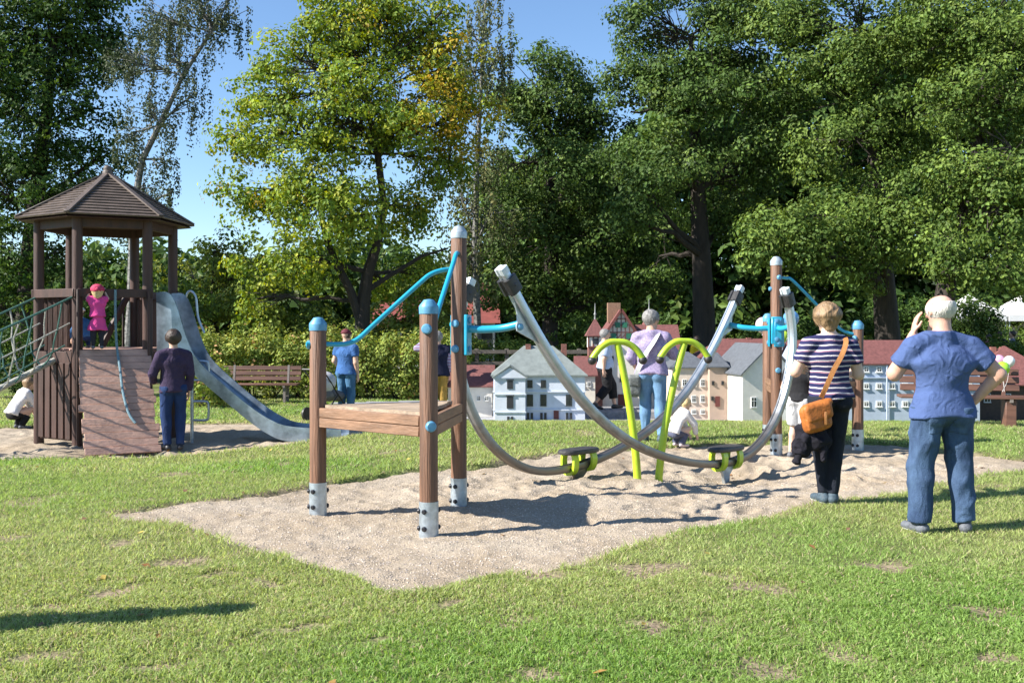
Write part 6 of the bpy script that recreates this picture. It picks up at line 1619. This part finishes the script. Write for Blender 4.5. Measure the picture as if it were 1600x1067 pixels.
tt = thing('model_turret', 'small round red-roofed model turret with a spire left of the grey-haired head', 'model tower', (P(1014, 500, 22.4).x, 22.4, -.32), 0)
build('wall', MB().lathe((0, 0, 0), [(.20, 0), (.20, 1.75)], 14), WC, tt); build('roof', MB().lathe((0, 0, 1.74), [(.25, 0), (.20, .10), (.05, .38), (.01, .42)], 14), ROOFR, tt); build('spire', MB().lathe((0, 0, 2.14), [(.02, 0), (.01, .08), (.028, .11), (.008, .14), (.004, .36)], 8), MATS['spire_metal'], tt)
# beige house and white gable house
mini('beige model house with slate roof beside the toddler', 1050, 1109, 18.8, .76, 1.0, WB, ROOFS, 'hip', .30, 0, -.30, wins=[(x_, y_, 5, 9) for x_ in (1055.5, 1069.5, 1084, 1098) for y_ in (598, 623)] + [(x_, 643, 5, 5) for x_ in (1069, 1084, 1098)])
mini('shaded tan model house corner, shade put into its wall colour, with slate roof and dark red door', 1109, 1136, 18.6, .78, .9, WT_SHADE, ROOFS, 'hip', .28, 0, -.30, wins=[(1114, 598, 3, 5), (1129, 598, 3, 5), (1113, 622, 3, 5)], doors=[(1121, 627, 7, 16, REDD)], wfr=WFD, surround=.004)
gz, gcx, gm_ = mini('warm white model house with slate roof and plain gable left of the far tall post', 1158, 1246, 18.0, .70, 1.5, WW, ROOFS, 'gable_y', .50, R(10), -.30, wins=[(1176, 628, 7, 14), (1228, 628, 7, 14)], over=.05)
for yy in (.2, .5, .8, 1.1):
    for zz in (.45, .78): build('window', MB().box((-44 * gm_ - .004, yy, zz), (.02, .09, .15)), WFR, gz, smooth=False)
mini('long red-roofed model building behind the white gable house', 1096, 1250, 21.5, .86, 1.2, WW, ROOFR, 'hip', .42, 0, -.32, chim=[(1150, .36, .14, 0), (1180, .38, .12, 0)])
# long light-blue building
cols = [1353, 1373.3, 1393.6, 1414, 1434, 1454, 1474, 1494, 1514]
mini('long light blue model building with red roof and rows of small square windows', 1247, 1531, 17.6, .90, 1.3, WBL, ROOFR, 'gable_x', .36, 0, -.25, wins=[(x_, y_, 5.2, 5.6) for x_ in [1250, 1333] + cols for y_ in (577, 603, 631)], surround=.022, chim=[(1350, .34, .1, .1), (1397, .34, .1, .1), (1440, .34, .1, .1)], bands=(590,), wfr=WFR)
_lb = bpy.data.objects['model_house.' + '%03d' % (max(int(o.name.split('.')[1]) for o in bpy.data.objects if o.name.startswith('model_house.')))]
build('downpipe', MB().tube([((1385 - 800) * 17.6 / FPX - _lb.location.x, -.03, .02), ((1385 - 800) * 17.6 / FPX - _lb.location.x, -.03, 1.13)], .013, 8), WBL, _lb)
mini('brown model barn with big red roof at the right edge', 1524, 1660, 18.6, .45, 1.6, mat('model_brown_boards', (.09, .06, .045), .8, noise=.3, scale=14), ROOFR, 'hip', .72, R(-8), -.28, wins=[(1545, 622, 8, 12), (1575, 622, 8, 12)], chim=[(1575, .60, .2, 0), (1590, .60, .2, 0)], over=.12)

# ------------------------------------------------------------------ rail fence behind the villa
fo = P(740, 560, 26); fen = thing('rail_fence', 'dark wooden rail fence behind the model villa', 'fence', (fo.x, 26, -.3))
FW = mat('fence_wood', (.10, .085, .07), .85, noise=.4, scale=12, bump=.3)
for px in (700, 745, 792, 850, 905, 960): q = P(px, 560, 26); build('fence_post', MB().box((q.x - fo.x, 0, .62), (.11, .11, 1.3), None, .01), FW, fen)
for zz in (1.18, .88, .58):
    pts = [P(px, 560, 26) for px in (690, 792, 870, 968)]
    for a, b in zip(pts[:-1], pts[1:]): build('fence_rail', MB().beam((a.x - fo.x + .01, -.085, zz), (b.x - fo.x - .01, -.085, zz + .01), .05, .10, bev=.008), FW, fen)

# ------------------------------------------------------------------ houses and marquee far behind the trees
HW = mat('far_house_white', (.62, .63, .64), .85, noise=.1, scale=2); HR = mat('far_house_red', (.20, .050, .040), .75, noise=.25, scale=3)
def far_house(label, x0, x1, d, eave, ridge):
    a = (x0 - 800) / FPX * d; b = (x1 - 800) / FPX * d; W = b - a; he = EYE - (eave - HOR) / FPX * d + .4; hr_ = EYE - (ridge - HOR) / FPX * d + .4
    o = thing('house', label, 'house', ((a + b) / 2, d, -.4)); D = 5.0
    build('wall', MB().box((0, D / 2, he / 2), (W, D, he)), HW, o, smooth=False)
    V = [(-W / 2 - .3, -.35, he - .15), (W / 2 + .3, -.35, he - .15), (W / 2 + .3, D + .35, he - .15), (-W / 2 - .3, D + .35, he - .15), (-W / 2 - .2, D / 2, hr_), (W / 2 + .2, D / 2, hr_)]
    ro = build('roof', MB().add(V, [(0, 1, 5, 4), (2, 3, 4, 5), (1, 2, 5), (3, 0, 4), (3, 2, 1, 0)]), HR, o, smooth=False)
    build('chimney', MB().box((W * .2, D / 2, hr_ + .25), (.4, .4, .9)), BRICK, ro, smooth=False)
    n = max(2, int(W / 1.3))
    for k in range(n):
        x_ = -W / 2 + W * (k + .5) / n; f = build('window', MB().box((x_, -.01, he * .55), (.75, .06, 1.1)), WFR, o, smooth=False); build('pane', MB().box((x_, -.03, he * .55), (.6, .05, .95)), WINP, f, smooth=False)
far_house('distant white house with red roof seen just right of the maple trunk', 585, 668, 44, 506, 470)
far_house('distant white house with red roof behind the tallest near post', 722, 772, 46, 500, 462)
far_house('distant red-roofed house above the model castle', 985, 1040, 47, 515, 495)
mq = P(1585, 510, 47); M_ = thing('marquee', 'white marquee tent among the trees at the right edge', 'tent', (mq.x, 47, -.4))
MW = mat('marquee_cloth', (.78, .78, .78), .7, noise=.05, scale=3)
for k in range(3):
    x_ = -1.6 + k * 2.6
    build('canopy', MB().add([(x_ - 1.25, 0, 2.5), (x_ + 1.25, 0, 2.5), (x_ + 1.25, 2.5, 2.5), (x_ - 1.25, 2.5, 2.5), (x_, 1.25, 3.5), (x_ - 1.25, 0, 2.2), (x_ + 1.25, 0, 2.2), (x_ + 1.25, 2.5, 2.2), (x_ - 1.25, 2.5, 2.2)], [(0, 1, 4), (1, 2, 4), (2, 3, 4), (3, 0, 4), (5, 6, 1, 0), (6, 7, 2, 1), (7, 8, 3, 2), (8, 5, 0, 3)]), MW, M_, smooth=False)
    build('back_wall', MB().box((x_, 2.48, 1.15), (2.4, .03, 2.1)), MW, M_, smooth=False)
    for s_ in (-1, 1): build('pole', MB().tube([(x_ + s_ * 1.2, .05, 0), (x_ + s_ * 1.2, .05, 2.3)], .03, 6), GALV, M_)
